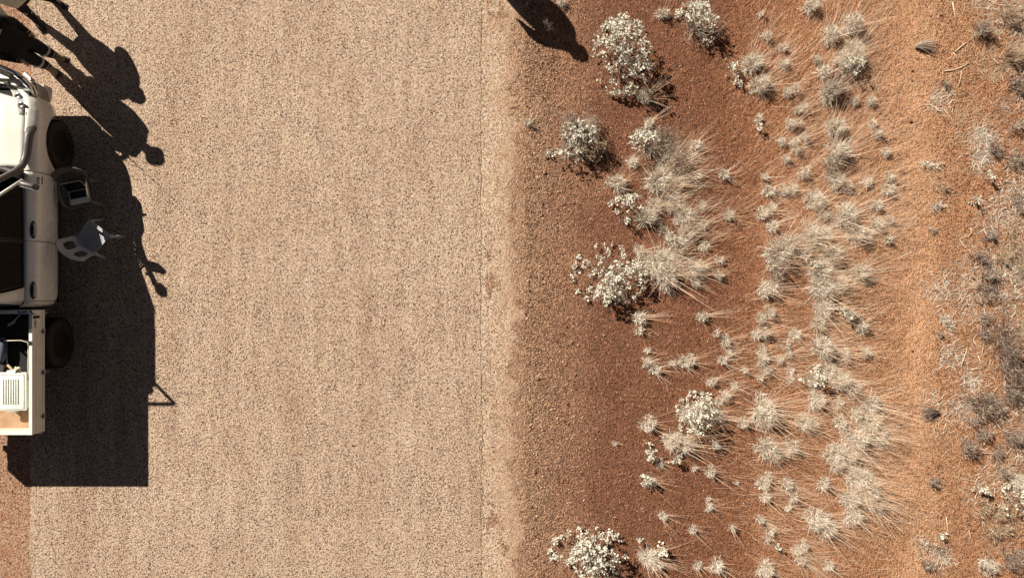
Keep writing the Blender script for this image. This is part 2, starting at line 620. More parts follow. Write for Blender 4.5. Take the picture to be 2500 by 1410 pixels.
# ------------------------------------------------------------------ loose stones
def stones(name, xs, ys, sizes, mat, kind='stuff', z=None):
    n = len(xs)
    base = np.array([[1, 0, 0], [0, 1, 0], [-1, 0, 0], [0, -1, 0], [0, 0, .75], [0, 0, -.6]], float)
    F = np.array([[0, 1, 4], [1, 2, 4], [2, 3, 4], [3, 0, 4], [1, 0, 5], [2, 1, 5], [3, 2, 5], [0, 3, 5]])
    v = base[None] * (1 + 0.5 * (R.random((n, 6, 3)) - 0.5)) * sizes[:, None, None]
    a = R.random(n) * 6.283
    c, s = np.cos(a)[:, None], np.sin(a)[:, None]
    x = v[..., 0] * c - v[..., 1] * s; y = v[..., 0] * s + v[..., 1] * c
    zz = np.array([gz(p, q) for p, q in zip(xs, ys)]) if z is None else np.full(n, z)
    v = np.stack([x + xs[:, None], y + ys[:, None], v[..., 2] + (zz + sizes * 0.25)[:, None]], 2).reshape(-1, 3)
    f = (F[None] + (np.arange(n) * 6)[:, None, None]).reshape(-1, 3)
    sh = np.repeat(R.random(n) ** 1.3, 8)
    o = link(name, fast_mesh(name, v, None, f, sh), mat)
    return tag(o, kind=kind)


n = 9000
stones('gravel', 0.2 + np.abs(R.normal(0.0, 0.45, n)), R.uniform(-5.2, 5.2, n), R.uniform(0.007, 0.015, n) * (1 + (R.random(n) > 0.98) * 0.9), M['gravel'])
n = 15000
stones('red_gravel', R.uniform(0.4, 9.3, n), R.uniform(-5.2, 5.2, n), R.uniform(0.005, 0.012, n) * (1 + (R.random(n) > 0.985) * 1.2), M['redstone'])
n = 9000
stones('soil_clods', 6.75 + np.abs(R.normal(0.9, 0.9, n)), R.uniform(-5.2, 5.2, n), R.uniform(0.007, 0.016, n), M['redstone'])
for (px, py, s, ph) in ((2228, 296, 0.024, 'dark stone lying in the smooth track near its top'), (2207, 419, 0.026, 'dark stone lying in the smooth track beside the tall grass'),
                    (862, 1087, 0.018, 'small dark pebble lying alone on the road seal')):
    p = at(px, py)
    b = bmesh.new(); bmesh.ops.create_icosphere(b, subdivisions=2, radius=s)
    for v in b.verts: v.co = Vector((v.co.x * 1.25, v.co.y * .85, v.co.z * .7)) * (1 + 0.3 * (R.random() - .5))
    me = bpy.data.meshes.new('stone'); b.to_mesh(me); b.free()
    me.attributes.new('shade', 'FLOAT', 'FACE')
    o = link('stone', me, M['redstone'], loc=(p.x, p.y, (gz(p.x, p.y) if p.x > 0 else 0) + s * 0.4))
    tag(o, ph, 'stone')


# ------------------------------------------------------------------ plants
def blade_mesh(name, base, az, inc, L, bend, w, shade, segs=3):
    """strips: base (n,3), azimuth, inclination from upright, length, extra droop along the blade, width"""
    n = len(az)
    t = np.linspace(0, 1, segs + 1)
    P = np.zeros((n, segs + 1, 3)); P[:, 0] = base
    for k in range(segs):
        a = inc + bend * (t[k] + t[k + 1]) / 2
        d = np.stack([np.sin(a) * np.cos(az), np.sin(a) * np.sin(az), np.cos(a)], 1)
        P[:, k + 1] = P[:, k] + d * (L / segs)[:, None]
    tw = R.random(n) * 6.283
    side = np.stack([-np.sin(az) * np.cos(tw * .25), np.cos(az) * np.cos(tw * .25), np.sin(tw) * 0.5], 1)
    side /= np.linalg.norm(side, axis=1)[:, None]
    wd = w[:, None] * (1 - 0.75 * t[None] ** 1.5)
    A = P - side[:, None] * wd[..., None] / 2; B = P + side[:, None] * wd[..., None] / 2
    V = np.stack([A, B], 2).reshape(n, -1, 3)
    V[..., 2] = np.maximum(V[..., 2], -0.03)
    q = []
    for k in range(segs):
        q.append([2 * k, 2 * k + 1, 2 * k + 3, 2 * k + 2])
    Q = (np.array(q)[None] + (np.arange(n) * 2 * (segs + 1))[:, None, None]).reshape(-1, 4)
    return fast_mesh(name, V.reshape(-1, 3), Q, None, np.repeat(shade, segs))


def tussock_meshes(r, n, ns, Ls, lean):
    """short leafy core and long stalks; the wind leans stalks to +x"""
    # fluffy dome: short curled leaves all through its volume
    a = R.random(n) * 6.283
    ph = R.random() * 6
    lob = 1 + 0.25 * np.cos(a * 2 + ph) + 0.2 * np.cos(a * 3 + ph * 2) + 0.1 * np.cos(a * 5 + ph)
    q = R.random(n) ** 0.45 * lob
    H = 0.08 + r * 1.0
    top = np.sqrt(np.clip(1.05 - q ** 2, 0.03, 1)) * H
    hz = R.random(n) ** 0.55
    base = np.stack([q * np.cos(a) * r * 0.9 + 0.12 * hz * H, q * np.sin(a) * r * 0.9, top * hz - 0.02], 1)
    az = np.where(R.random(n) < 0.55, a + R.normal(0, 0.9, n), R.random(n) * 6.283)
    inc = np.clip(0.35 + q * 0.55 + R.normal(0, 0.45, n), 0, 1.9)
    L = R.uniform(0.035, 0.085, n) * (0.75 + r * 2.2)
    rd = R.random(n) < 0.22          # whole leaves arching out from the base
    q2 = np.sqrt(R.random(n)) * 0.45
    base[rd] = np.stack([q2 * np.cos(a) * r, q2 * np.sin(a) * r, np.zeros(n)], 1)[rd]
    az = np.where(rd, a + R.normal(0, 0.45, n), az)
    inc = np.where(rd, np.clip(R.normal(0.55, 0.35, n), 0, 1.3), inc)
    L = np.where(rd, r * R.uniform(0.7, 1.5, n) + 0.02, L)
    core = blade_mesh('leaf_tuft', base, az, inc, L, R.normal(0.3, 0.7, n), R.uniform(0.0055, 0.0095, n), np.clip(R.normal(0.60, 0.34, n), 0, 1))
    q = np.sqrt(R.random(ns)); a = R.random(ns) * 6.283
    base = np.stack([q * np.cos(a) * r * 0.45, q * np.sin(a) * r * 0.45, np.full(ns, 0.0)], 1)
    ex = np.sin(0.75 * q) * np.cos(a) * 0.8 + lean + R.normal(0, 0.2, ns)
    ey = np.sin(0.75 * q) * np.sin(a) * 0.6 + R.normal(0, 0.17, ns)
    az = np.arctan2(ey, ex)
    inc = np.clip(np.hypot(ex, ey), 0.05, 1.25)
    st = blade_mesh('seed_stalks', base, az, inc, Ls * R.uniform(0.4, 1.35, ns), R.uniform(0.0, 0.7, ns), R.uniform(0.003, 0.0055, ns), np.clip(R.normal(0.5, 0.25, ns), 0, 1), 4)
    core.materials.append(M['straw']); st.materials.append(M['stalk'])
    return core, st


CLS = {}
for key, r, n, ns, Ls, cnt in (('S', 0.065, 150, 7, 0.28, 7), ('M', 0.12, 370, 20, 0.48, 7), ('L', 0.19, 800, 38, 0.66, 7), ('XL', 0.25, 1250, 64, 0.78, 6)):
    CLS[key] = (r, [tussock_meshes(r, n, ns, Ls, 0.46) for _ in range(cnt)])

TUS = [(1370,3,14),(1287,298,13),(1575,232,22),(1525,222,10),(1585,298,13),(1620,32,18),
 (1860,32,8),(1873,88,15),(1912,115,14),(1915,155,13),(1922,226,13),(1940,215,15),(1855,287,10),(1835,155,28),(1855,208,26),
 (1980,15,21),(2030,85,26),(1995,145,13),(2062,150,30),(2085,140,28),(2025,225,29),(2008,178,20),(1950,268,12),(1963,260,12),(1930,303,14),(1948,300,13),
 (1965,335,15),(2040,312,30),(1910,345,13),(1700,352,16),(2080,60,29),(2082,120,26),(2130,245,14),(2135,300,11),(2145,325,16),(2090,245,13),
 (1508,447,26),(1608,440,38),(1634,390,32),(1578,529,27),(1562,613,17),(1608,640,42),(1622,672,40),(1770,424,17),(1718,498,12),(1782,524,14),
 (1758,634,11),(1755,672,14),(1690,378,13),(1868,432,11),(1878,465,18),(1915,464,14),(1938,460,15),(1962,422,16),(1945,365,13),(1922,388,12),(1990,490,29),
 (2045,375,32),(1862,520,16),(1885,508,15),(1885,552,18),(1895,618,36),(1915,598,30),(1975,572,34),(2005,575,30),(2062,528,30),(1880,702,22),(2000,660,32),(2005,700,33),
 (1680,565,26),(1690,660,24),(2040,440,22),(2070,452,17),(1650,500,24),(1940,345,12),(2165,370,14),(2175,433,14),(2120,445,14),(2170,462,17),(2175,535,13),
 (2090,570,28),(2110,575,22),(2170,585,11),(2100,665,24),(2068,510,20),(2140,500,18),(2140,545,20),(2030,620,30),
 (1562,775,18),(1562,808,11),(1583,857,8),(1580,885,13),(1600,902,16),(1582,1036,20),(1865,708,20),(1715,772,14),(1750,815,9),(1772,832,17),(1780,864,13),(1765,880,13),
 (1878,762,17),(1858,778,15),(1848,816,15),(1866,812,17),(1862,852,14),(1862,876,18),(1672,884,18),(1687,880,15),(1644,887,9),(1738,932,12),(1793,942,13),(1820,905,9),(1772,966,15),(1758,980,12),
 (1870,903,13),(1878,900,10),(1856,922,9),(1920,842,11),(1925,862,13),(1905,878,12),(1940,815,17),(2010,750,29),(1998,790,22),(2005,845,30),(2022,860,24),(2025,905,24),(2045,925,28),(1990,975,26),
 (1685,1010,30),(1745,1015,22),(1860,1000,36),(1875,1020,26),(1962,1030,24),(1985,1035,18),(2050,1030,20),(1815,1032,14),(1930,925,12),(1930,905,10),(2080,770,16),
 (2102,795,21),(2112,860,17),(2080,945,25),(2125,985,28),(2122,1035,30),(2065,1052,16),(2140,1010,18),
 (1612,1132,12),(1592,1178,13),(1620,1262,12),(1582,1362,24),(1600,1380,18),(1502,1085,6),(1640,1075,24),(1668,1085,26),(1748,1087,13),(1697,1145,8),(1735,1152,15),
 (1870,1092,28),(1885,1105,26),(1930,1090,21),(2038,1105,28),(2042,1130,24),(1862,1182,18),(1874,1165,14),(1868,1213,15),(1922,1180,17),(1936,1213,19),(2010,1180,18),
 (1733,1240,12),(1732,1220,6),(1693,1295,12),(1790,1290,10),(1858,1268,12),(1880,1298,11),(1874,1318,9),(1992,1268,30),(2018,1285,28),(1960,1332,16),(1945,1345,13),(1955,1365,15),(2022,1380,16),
 (1705,1383,13),(1748,1382,19),(1868,1388,22),(2088,1070,30),(2142,1058,25),(2070,1108,24),(2095,1165,36),(2115,1195,36),(2130,1225,26),(2080,1255,28),(2075,1215,26),(1890,648,20),(1960,620,20),(2050,690,22),
 (2060,865,18),(2150,1080,18),(1925,1240,9),(1800,1180,6),(2045,985,16),(2090,1010,20),(1985,930,14),(1660,445,22),(1665,405,30),(1640,478,27),(1700,430,17),(1672,528,26),(1715,548,16),(1712,650,20),(1700,690,14),(1545,395,15),(1600,500,22),(1652,612,22),(1560,655,14),(1720,600,14),(2010,525,18)]

LAND = [((1525,130),'the big white-leaved shrub near the top'), ((1710,50),'the white shrub cut by the top edge'), ((1405,270),'the grey twiggy shrub by the gravel'),
 ((1585,350),'the thin white shrub amid tall grass'), ((1500,680),'the sprawling white shrub mid verge'), ((1710,1020),'the white shrub ringed by grass'),
 ((1440,1370),'the white shrub at the bottom edge'), ((2262,112),'the upper flattened grass fan'), ((2258,1005),'the lower flattened grass fan'),
 ((2080,150),'the leafy white sprig among upper tussocks'), ((1995,640),'the small white sprig amid dense grass'), ((2415,430),'the tiny white sprig at far right'),
 ((2080,770),'the star-shaped white sprig'), ((1590,1108),'the white sprig above the bare gravel'), ((1480,500),'the bare red gravel patch')]
ORD = ['closest','second closest','third closest','fourth closest','fifth closest','sixth closest','seventh closest','eighth closest','ninth closest','tenth closest'] + \
      ['%s closest' % w for w in ('eleventh twelfth thirteenth fourteenth fifteenth sixteenth seventeenth eighteenth nineteenth twentieth'.split())] + ['distant'] * 40


def place_labels(pts, lead, landmarks=None):
    """lead(i) gives the look; the rest says which landmark it grows beside and in what order"""
    LM = landmarks or LAND[:-1]
    info, buck = [], {}
    for i, p in enumerate(pts):
        d, k = min((math.hypot(p[0] - q[0][0], p[1] - q[0][1]), j) for j, q in enumerate(LM))
        dx, dy = p[0] - LM[k][0][0], p[1] - LM[k][0][1]
        w = ('right of' if dx > 0 else 'left of') if abs(dx) > abs(dy) else ('below' if dy > 0 else 'above')
        key = (lead(i), w, k)
        buck.setdefault(key, []).append((d, i))
    out = {}
    for (ld, w, k), lst in buck.items():
        lst.sort()
        for j, (d, i) in enumerate(lst):
            out[i] = '%s, %s%s %s' % (ld, '' if len(lst) == 1 else ORD[j] + ' ', w, LM[k][1])
    return out


def rclass(r):
    return 'S' if r <= 11 else 'M' if r <= 21 else 'L' if r <= 31 else 'XL'


LOOK = {'S': 'small dry grass tuft', 'M': 'middling pale grass tussock', 'L': 'large pale grass tussock', 'XL': 'very large pale tussock'}
tl = place_labels(TUS, lambda i: LOOK[rclass(TUS[i][2])])
proto = {}
for i, (px, py, r) in enumerate(TUS):
    p = at(px, py, 0.05)
    key = rclass(r)
    rr, ms = CLS[key]
    core, st = ms[i % len(ms)]
    o = link('grass_tussock', core)
    s = link('seed_stalks', st, parent=o)
    sc = r / PXM / rr * 0.88
    o.scale = (sc * random.uniform(.8, 1.12), sc, sc * random.uniform(1.0, 1.35))
    lean = rad(62) - rad(84) * (py / 1410) + random.uniform(-0.3, 0.3)
    o.location = (p.x, p.y, gz(p.x, p.y) - 0.004)
    o.rotation_euler = (0, 0, lean)
    k2 = min(1.6, 1 / sc) ** 0.5
    s.scale = (k2 * 1.15, k2 * 1.15, k2)
    tag(o, tl[i], 'grass', 'dry grass tussocks on the verge')


# --- leafy shrubs -----------------------------------------------------------------
def leaf_cloud(centres, per, size, spread):
    """rosettes of small folded leaves round each centre"""
    n = len(centres) * per
    c = np.repeat(np.asarray(centres), per, 0) + R.normal(0, spread, (n, 3))
    d = R.normal(0, 1, (n, 3)); d[:, 2] = np.abs(d[:, 2]) * 0.9 + 0.15
    d /= np.linalg.norm(d, axis=1)[:, None]
    u = np.cross(d, R.normal(0, 1, (n, 3))); u /= np.linalg.norm(u, axis=1)[:, None]
    nn = np.cross(d, u)
    s = size * R.uniform(0.6, 1.25, n)[:, None]
    a = c; b = c + d * s * 0.55 + u * s * 0.34; e = c + d * s * 1.15; f = c + d * s * 0.55 - u * s * 0.34
    b = b + nn * s * 0.12; f = f + nn * s * 0.12
    V = np.stack([a, b, e, f], 1).reshape(-1, 3)
    k = np.arange(n)[:, None] * 4
    T = np.concatenate([k + [[0, 1, 2]], k + [[0, 2, 3]]])
    sh = np.clip(R.normal(0.62, 0.22, n), 0, 1)
    return V, T, np.concatenate([sh, sh])


def twig_mesh(name, tips, root, w0, w1, wob=0.04):
    """thin three-sided stems from the root to each tip, with a bend"""
    tips = np.asarray(tips); n = len(tips); segs = 4
    t = np.linspace(0, 1, segs + 1)
    root = np.broadcast_to(root, tips.shape)
    mid = (root + tips) / 2 + R.normal(0, wob, (n, 3)); mid[:, 2] = mid[:, 2] * 0.9
    P = ((1 - t)[None, :, None] ** 2 * root[:, None] + 2 * ((1 - t) * t)[None, :, None] * mid[:, None] + (t ** 2)[None, :, None] * tips[:, None])
    P = P + R.normal(0, wob * 0.16, P.shape) * np.array([0, 1, 1, 1, 0])[None, :, None]
    w = (w0 + (w1 - w0) * t)
    offs = np.array([[1, 0, 0], [-0.5, 0.7, 0.5], [-0.5, -0.7, -0.5]])
    V = (P[:, :, None] + offs[None, None] * w[None, :, None, None]).reshape(n, -1, 3)
    q = []
    for k in range(segs):
        for j in range(3):
            q.append([3 * k + j, 3 * k + (j + 1) % 3, 3 * k + 3 + (j + 1) % 3, 3 * k + 3 + j])
    Q = (np.array(q)[None] + (np.arange(n) * 3 * (segs + 1))[:, None, None]).reshape(-1, 4)
    return fast_mesh(name, V.reshape(-1, 3), Q, None, np.repeat(np.clip(R.normal(0.5, 0.25, n), 0, 1), len(q)))


def shrub(px, py, rx, ry, h, label, ncl, per=9, size=0.034, lobes=5, twigs=30, hole=0.25, name='saltbush', rot=0.0):
    h *= 1.3
    p = at(px, py, h * 0.5)
    g = gz(p.x, p.y)
    root = empty(name, (p.x, p.y, g))
    rx, ry = rx / PXM, ry / PXM
    la = R.random(lobes) * 6.283; lr = np.sqrt(R.uniform(0.12, 0.75, lobes))
    LC = np.stack([np.cos(la) * lr * rx, np.sin(la) * lr * ry], 1)
    ncl = int(ncl * 0.62)
    k = R.integers(0, lobes, ncl)
    xy = LC[k] + R.normal(0, 1, (ncl, 2)) * np.array([rx, ry]) * 0.34
    q = np.hypot(xy[:, 0] / rx, xy[:, 1] / ry)
    xy = xy / np.maximum(1, q / 1.05)[:, None]
    q = np.minimum(q, 1.05)
    z = h * np.sqrt(np.clip(1.12 - q ** 2, 0.02, 1)) * R.uniform(0.45, 1.0, ncl)
    c = np.stack([xy[:, 0], xy[:, 1], z], 1)
    V, T, sh = leaf_cloud(c, int(per * 1.2), size * 1.15, size * 0.5)
    link('foliage', fast_mesh('foliage', V, None, T, sh), M['silver'], root)
    sel = c[R.permutation(ncl)[:max(6, ncl // 2)]] * np.array([1, 1, 0.9])
    link('stems', twig_mesh('stems', sel, np.array([0, 0, -0.02]), 0.004, 0.0022, 0.08), M['grey'], root)
    if twigs:
        a = R.random(twigs) * 6.283; e = R.uniform(0.5, 1.15, twigs)
        tips = np.stack([np.cos(a) * e * rx, np.sin(a) * e * ry, h * R.uniform(0.2, 0.9, twigs)], 1)
        link('bare_twigs', twig_mesh('bare_twigs', tips, np.array([0, 0, 0.0]), 0.0032, 0.0015, 0.09), M['straw'], root)
    return tag(root, label, 'shrub')


shrub(1528, 118, 68, 92, 0.62, 'big round white-leaved shrub near the top, second from the shadow', 300, per=10, lobes=9)
shrub(1706, 48, 48, 52, 0.45, 'white-leaved shrub with bare twigs, cut by the top edge', 110, lobes=6, twigs=90)
shrub(1420, 325, 42, 46, 0.42, 'patchy white-leaved shrub growing out of the twiggy grey bush', 80, lobes=4, twigs=60)
shrub(1384, 372, 44, 20, 0.34, 'low white-leaved shrub in a short row below the grey twiggy bush', 56, lobes=4, twigs=14)
shrub(1590, 350, 46, 44, 0.42, 'thin white-leaved shrub beside tall grass in the upper verge', 70, lobes=6, twigs=60)
shrub(1540, 496, 42, 24, 0.34, 'small white-leaved shrub squeezed between two grass tussocks', 50, lobes=5, twigs=12)
shrub(1524, 534, 12, 12, 0.24, 'little white-leaved sprig under the squeezed shrub', 11, lobes=2, twigs=3)
shrub(1494, 668, 86, 74, 0.46, 'sprawling white-leaved shrub with gaps at mid verge', 190, per=9, lobes=12, twigs=40)
shrub(1480, 722, 40, 28, 0.34, 'dense lower clump of white leaves below the sprawling shrub', 60, lobes=4, twigs=20)
shrub(1712, 1020, 46, 54, 0.50, 'white-leaved shrub ringed by long grass in the lower verge', 130, per=9, lobes=7, twigs=60)
shrub(1440, 1372, 88, 62, 0.56, 'big white-leaved shrub cut by the bottom edge of the photo', 240, per=10, lobes=11, twigs=40)
shrub(1590, 1107, 18, 20, 0.22, 'white-leaved sprig above bare gravel with a small tuft below', 20, lobes=3, twigs=4)
shrub(1578, 1172, 14, 16, 0.2, 'white-leaved sprig joined to a curved-stalk grass tuft', 18, lobes=3, twigs=4)
shrub(1333, 60, 13, 15, 0.24, 'lone white-leaved sprig lit inside the shadow at the top', 15, lobes=2, twigs=3)
shrub(1560, 1322, 8, 8, 0.14, 'tiny white-leaved sprig right of the bottom shrub', 8, lobes=2, twigs=2)
shrub(1608, 1352, 22, 14, 0.22, 'broad-leaved white sprig above the bottom tussock', 14, lobes=3, twigs=4, size=0.05)
shrub(1650, 1122, 13, 10, 0.18, 'white-leaved sprig beneath the leaning grass clump', 14, lobes=2, twigs=2)
shrub(2078, 150, 36, 24, 0.36, 'leafy white sprig on the crest of upper right tussocks', 40, lobes=4, twigs=10)
shrub(1797, 172, 16, 22, 0.24, 'white-leaved sprig at the left foot of a twiggy tussock', 20, lobes=3, twigs=8)
shrub(1803, 198, 10, 8, 0.16, 'two-leaf white sprig under the twiggy upper tussock', 8, lobes=2, twigs=2)
shrub(1856, 311, 7, 7, 0.14, 'tiny white sprig below a small fluffy tuft', 7, lobes=2, twigs=2)
shrub(1995, 640, 16, 15, 0.28, 'small white-leaved sprig swallowed by dense grass', 20, lobes=3, twigs=4)
shrub(2074, 768, 16, 16, 0.28, 'star-shaped white sprig over the dense right-hand grass', 16, lobes=3, twigs=4, size=0.045)
shrub(1990, 920, 34, 26, 0.3, 'loose white-leaved shrub mixed into the grass of the lower right', 46, lobes=5, twigs=30)
shrub(2416, 428, 9, 7, 0.16, 'tiny bright white sprig at far right, upper of two', 9, lobes=2, twigs=2)
shrub(2388, 488, 10, 8, 0.16, 'tiny bright white sprig at far right, lower of two', 10, lobes=2, twigs=2)
shrub(2488, 1226, 26, 34, 0.36, 'white-leaved shrub cut by the right edge near the bottom', 60, lobes=5, twigs=14)
shrub(2402, 1192, 14, 12, 0.2, 'small white-leaved sprig amid dead litter at lower right', 16, lobes=3, twigs=6)
shrub(1902, 1336, 6, 5, 0.13, 'tiny white sprig left of a bottom tussock', 6, lobes=2, twigs=2)
shrub(2300, 1312, 10, 9, 0.1, 'pale flat sprig on silty ground near the bottom right', 8, lobes=2, twigs=4)


# --- grey twiggy bushes ------------------------------------------------------------
def twig_bush(px, py, rx, ry, h, label, n, mat='grey', lean=(0, 0)):
    n = int(n * 0.40); rx *= 1.12; ry *= 1.12; h *= 1.1
    p = at(px, py, h * 0.4)
    root = empty('twiggy_bush', (p.x, p.y, gz(p.x, p.y)))
    rx, ry = rx / PXM, ry / PXM
    nl = 5
    la = R.random(nl) * 6.283; lr = R.uniform(0.25, 0.95, nl); lw = R.uniform(0.12, 0.36, nl); kk = R.integers(0, nl, n)
    lx = np.cos(la)[kk] * lr[kk] + R.normal(0, 1, n) * lw[kk]; ly = np.sin(la)[kk] * lr[kk] + R.normal(0, 1, n) * lw[kk]
    a = np.arctan2(ly, lx); e = np.minimum(np.hypot(lx, ly), 1.25)
    tips = np.stack([np.cos(a) * e * rx + lean[0], np.sin(a) * e * ry + lean[1], h * (0.3 + 0.7 * R.random(n)) * np.sqrt(1.7 - e ** 2) / 1.25], 1)
    a2 = a + R.normal(0, 0.5, n)
    roots = np.stack([np.cos(a2) * e * rx * 0.45, np.sin(a2) * e * ry * 0.45, np.zeros(n)], 1)
    link('twigs', twig_mesh('twigs', tips, roots, 0.0042, 0.0024, 0.09), M[mat], root)
    # short side shoots near the tips
    k = R.integers(0, n, n * 2)
    b = tips[k] * R.uniform(0.7, 1.0, (n * 2, 1))
    a3 = R.random(n * 2) * 6.283
    so = link('side_shoots', blade_mesh('side_shoots', b, a3, R.uniform(0.1, 1.5, n * 2), R.uniform(0.03, 0.08, n * 2), R.uniform(-.3, .6, n * 2),
                                    R.uniform(0.004, 0.008, n * 2), np.clip(R.normal(0.55, 0.3, n * 2), 0, 1), 2), M[mat], root)
    so['kind'] = 'stuff'
    return tag(root, label, 'shrub', 'grey twiggy bushes')


twig_bush(1415, 300, 44, 66, 0.42, 'grey twiggy bush at the edge of the roadside gravel', 900)
twig_bush(1455, 365, 44, 30, 0.36, 'tangle of curved pale brown twigs right of the low white shrub', 420, 'litter')
twig_bush(1628, 375, 48, 56, 0.42, 'grey twiggy bush behind the thin white upper shrub', 760)
twig_bush(1735, 70, 40, 34, 0.34, 'thin twiggy bush spreading right of the top white shrub', 120)
twig_bush(2045, 395, 36, 28, 0.34, 'grey twiggy bush among tussocks left of the smooth track', 260)
twig_bush(2040, 200, 34, 36, 0.36, 'grey twiggy bush in the cluster of upper right tussocks', 260)
twig_bush(1900, 660, 34, 26, 0.34, 'grey twiggy clump below a very large pale tussock', 220)
twig_bush(1650, 575, 40, 34, 0.36, 'loose twiggy bush between the tall verge grasses', 260, 'straw')
twig_bush(2415, 68, 34, 22, 0.28, 'dark grey twiggy bush near the top right corner', 260)
twig_bush(2470, 30, 30, 24, 0.26, 'pale twiggy bush in the top right corner', 220, 'litter')
twig_bush(2478, 130, 34, 34, 0.34, 'pale thin-stemmed bush cut by the right edge, upper', 300, 'litter')
twig_bush(2488, 200, 26, 24, 0.3, 'dark grey bush on the right edge below the pale one', 220)
twig_bush(2490, 300, 18, 22, 0.24, 'grey bush on the right edge beside red clods', 120)
twig_bush(2478, 385, 26, 22, 0.22, 'dark spiky bush near the right edge, upper middle', 180)
twig_bush(2436, 360, 20, 14, 0.2, 'dark twiggy clump left of the spiky edge bush', 120)
twig_bush(2492, 495, 14, 30, 0.2, 'slim grey bush hugging the right edge', 120)
twig_bush(2430, 568, 22, 16, 0.18, 'flat dark twig clump lying diagonally at right', 130)
twig_bush(2400, 632, 24, 24, 0.2, 'brown dark clump at the head of a diagonal twig row', 160)
twig_bush(2425, 672, 26, 24, 0.22, 'grey curly clump in the middle of a diagonal twig row', 190)
twig_bush(2418, 698, 20, 16, 0.2, 'dark grey clump at the foot of a diagonal twig row', 130)
twig_bush(2420, 722, 20, 14, 0.2, 'dark woody clump left of the hazy grey bush', 110)
twig_bush(2405, 780, 14, 18, 0.18, 'small blue-grey clump above the big hazy bush', 110)
twig_bush(2412, 812, 20, 14, 0.18, 'dark clump with white flecks beside the big hazy bush', 110)
twig_bush(2482, 850, 46, 78, 0.5, 'big hazy grey bush cut by the right edge', 900)
twig_bush(2488, 940, 28, 40, 0.4, 'dark lower lobe bush under the big hazy grey one', 360)
twig_bush(2412, 990, 40, 42, 0.34, 'grey-white thorny bush left of the dark edge bush', 480)
twig_bush(2385, 1032, 16, 14, 0.18, 'small twig clump at the foot of the thorny bush', 90)
twig_bush(2400, 1060, 22, 18, 0.22, 'grey bush between the thorny bush and lower ones', 150)
twig_bush(2370, 1096, 24, 24, 0.26, 'round grey bush with a hard dark shadow, lower right', 280)
twig_bush(2480, 1066, 30, 26, 0.28, 'grey bush cut by the right edge, lower part', 260)
twig_bush(2440, 1105, 18, 14, 0.18, 'little bush crossed by one pale stick', 90)
twig_bush(2450, 1158, 20, 16, 0.2, 'dark feathery bush left of the lower edge grass', 140)
twig_bush(2488, 1170, 20, 32, 0.28, 'pale grassy bush on the right edge above white leaves', 260, 'straw')
twig_bush(2282, 1178, 20, 15, 0.12, 'dark star-shaped dead tuft right of the long grass', 110)
twig_bush(2272, 1378, 18, 16, 0.14, 'dark star-shaped dead tuft near the bottom', 110)
twig_bush(2298, 1338, 12, 10, 0.08, 'faint dead tuft in pale silt near the bottom right', 50)
twig_bush(2405, 1240, 26, 20, 0.16, 'flat pale brown twig clump among fallen straw', 150, 'litter')
twig_bush(2452, 1300, 34, 26, 0.18, 'wide brown tangle of straw near the lower right corner', 220, 'litter')
twig_bush(2480, 1355, 34, 34, 0.26, 'grey bush in the lower right corner', 300)
twig_bush(2410, 1380, 36, 26, 0.2, 'pale twiggy tangle at the bottom right', 240, 'straw')
twig_bush(2455, 1260, 22, 18, 0.2, 'grey-brown bush left of the edge shrub', 140, 'litter')
twig_bush(2490, 610, 20, 60, 0.25, 'pale grass clump spilling over the right edge mid-way', 260, 'litter')
twig_bush(2455, 630, 26, 20, 0.16, 'low brown tangle right of the diagonal twig row', 140, 'litter')
twig_bush(2300, 455, 22, 16, 0.1, 'flat pale brown tuft on the far side of the track', 90, 'litter')
twig_bush(2276, 400, 24, 12, 0.1, 'flat pale silvery tuft just right of the track', 90, 'straw')
twig_bush(2293, 500, 22, 12, 0.1, 'low silvery tuft below the flat brown one', 80, 'straw')
twig_bush(2310, 790, 26, 24, 0.1, 'flattened pale patch of dead stems beyond the track', 120, 'straw')
twig_bush(2282, 560, 8, 6, 0.08, 'tiny dark dead tuft right of the track', 36)
twig_bush(2298, 815, 10, 8, 0.1, 'tiny dark dead tuft under the flattened pale patch', 44)
twig_bush(2310, 200, 14, 9, 0.1, 'small grey tuft below the crossed sticks', 50)
twig_bush(2250, 1330, 30, 26, 0.1, 'pale dead stems at the end of the track', 90, 'straw')


# --- flattened grass fans ------------------------------------------------------------
def fan(px, py, az0, L, label):
    p = at(px, py)
    n = 160
    az = R.normal(az0, 0.26, n)
    base = np.stack([R.normal(0, 0.012, n), R.normal(0, 0.012, n), R.uniform(0.0, 0.06, n)], 1)
    me = blade_mesh('grass_fan', base, az, R.uniform(1.0, 1.5, n), L * R.uniform(0.6, 1.1, n), R.uniform(0, 0.4, n), R.uniform(0.004, 0.007, n), np.clip(R.normal(0.5, 0.3, n), 0, 1))
    o = link('grass_fan', me, M['grey'], loc=(p.x, p.y, gz(p.x, p.y) + 0.01))
    return tag(o, label, 'grass')


fan(2238, 112, 0.1, 0.30, 'flattened grey grass fan opening right, beside the upper track')
fan(2290, 1005, math.pi + 0.05, 0.32, 'flattened grey grass fan opening left, beside the lower track')


# --- sticks ------------------------------------------------------------
def stick(pts, r, label, mat='litter'):
    P = [at(a, b) for a, b in pts]
    P = [Vector((q.x, q.y, gz(q.x, q.y) + r + 0.004)) for q in P]
    o0 = P[0].copy()
    o = MB().tube([q - o0 for q in P], [r * (1 - 0.4 * i / len(P)) for i in range(len(P))], 6).build('stick', M[mat], smooth=True, loc=o0)
    at_ = o.data.attributes.new('shade', 'FLOAT', 'FACE')
    at_.data.foreach_set('value', np.full(len(o.data.polygons), 0.85, np.float32))
    return tag(o, label, 'stick')


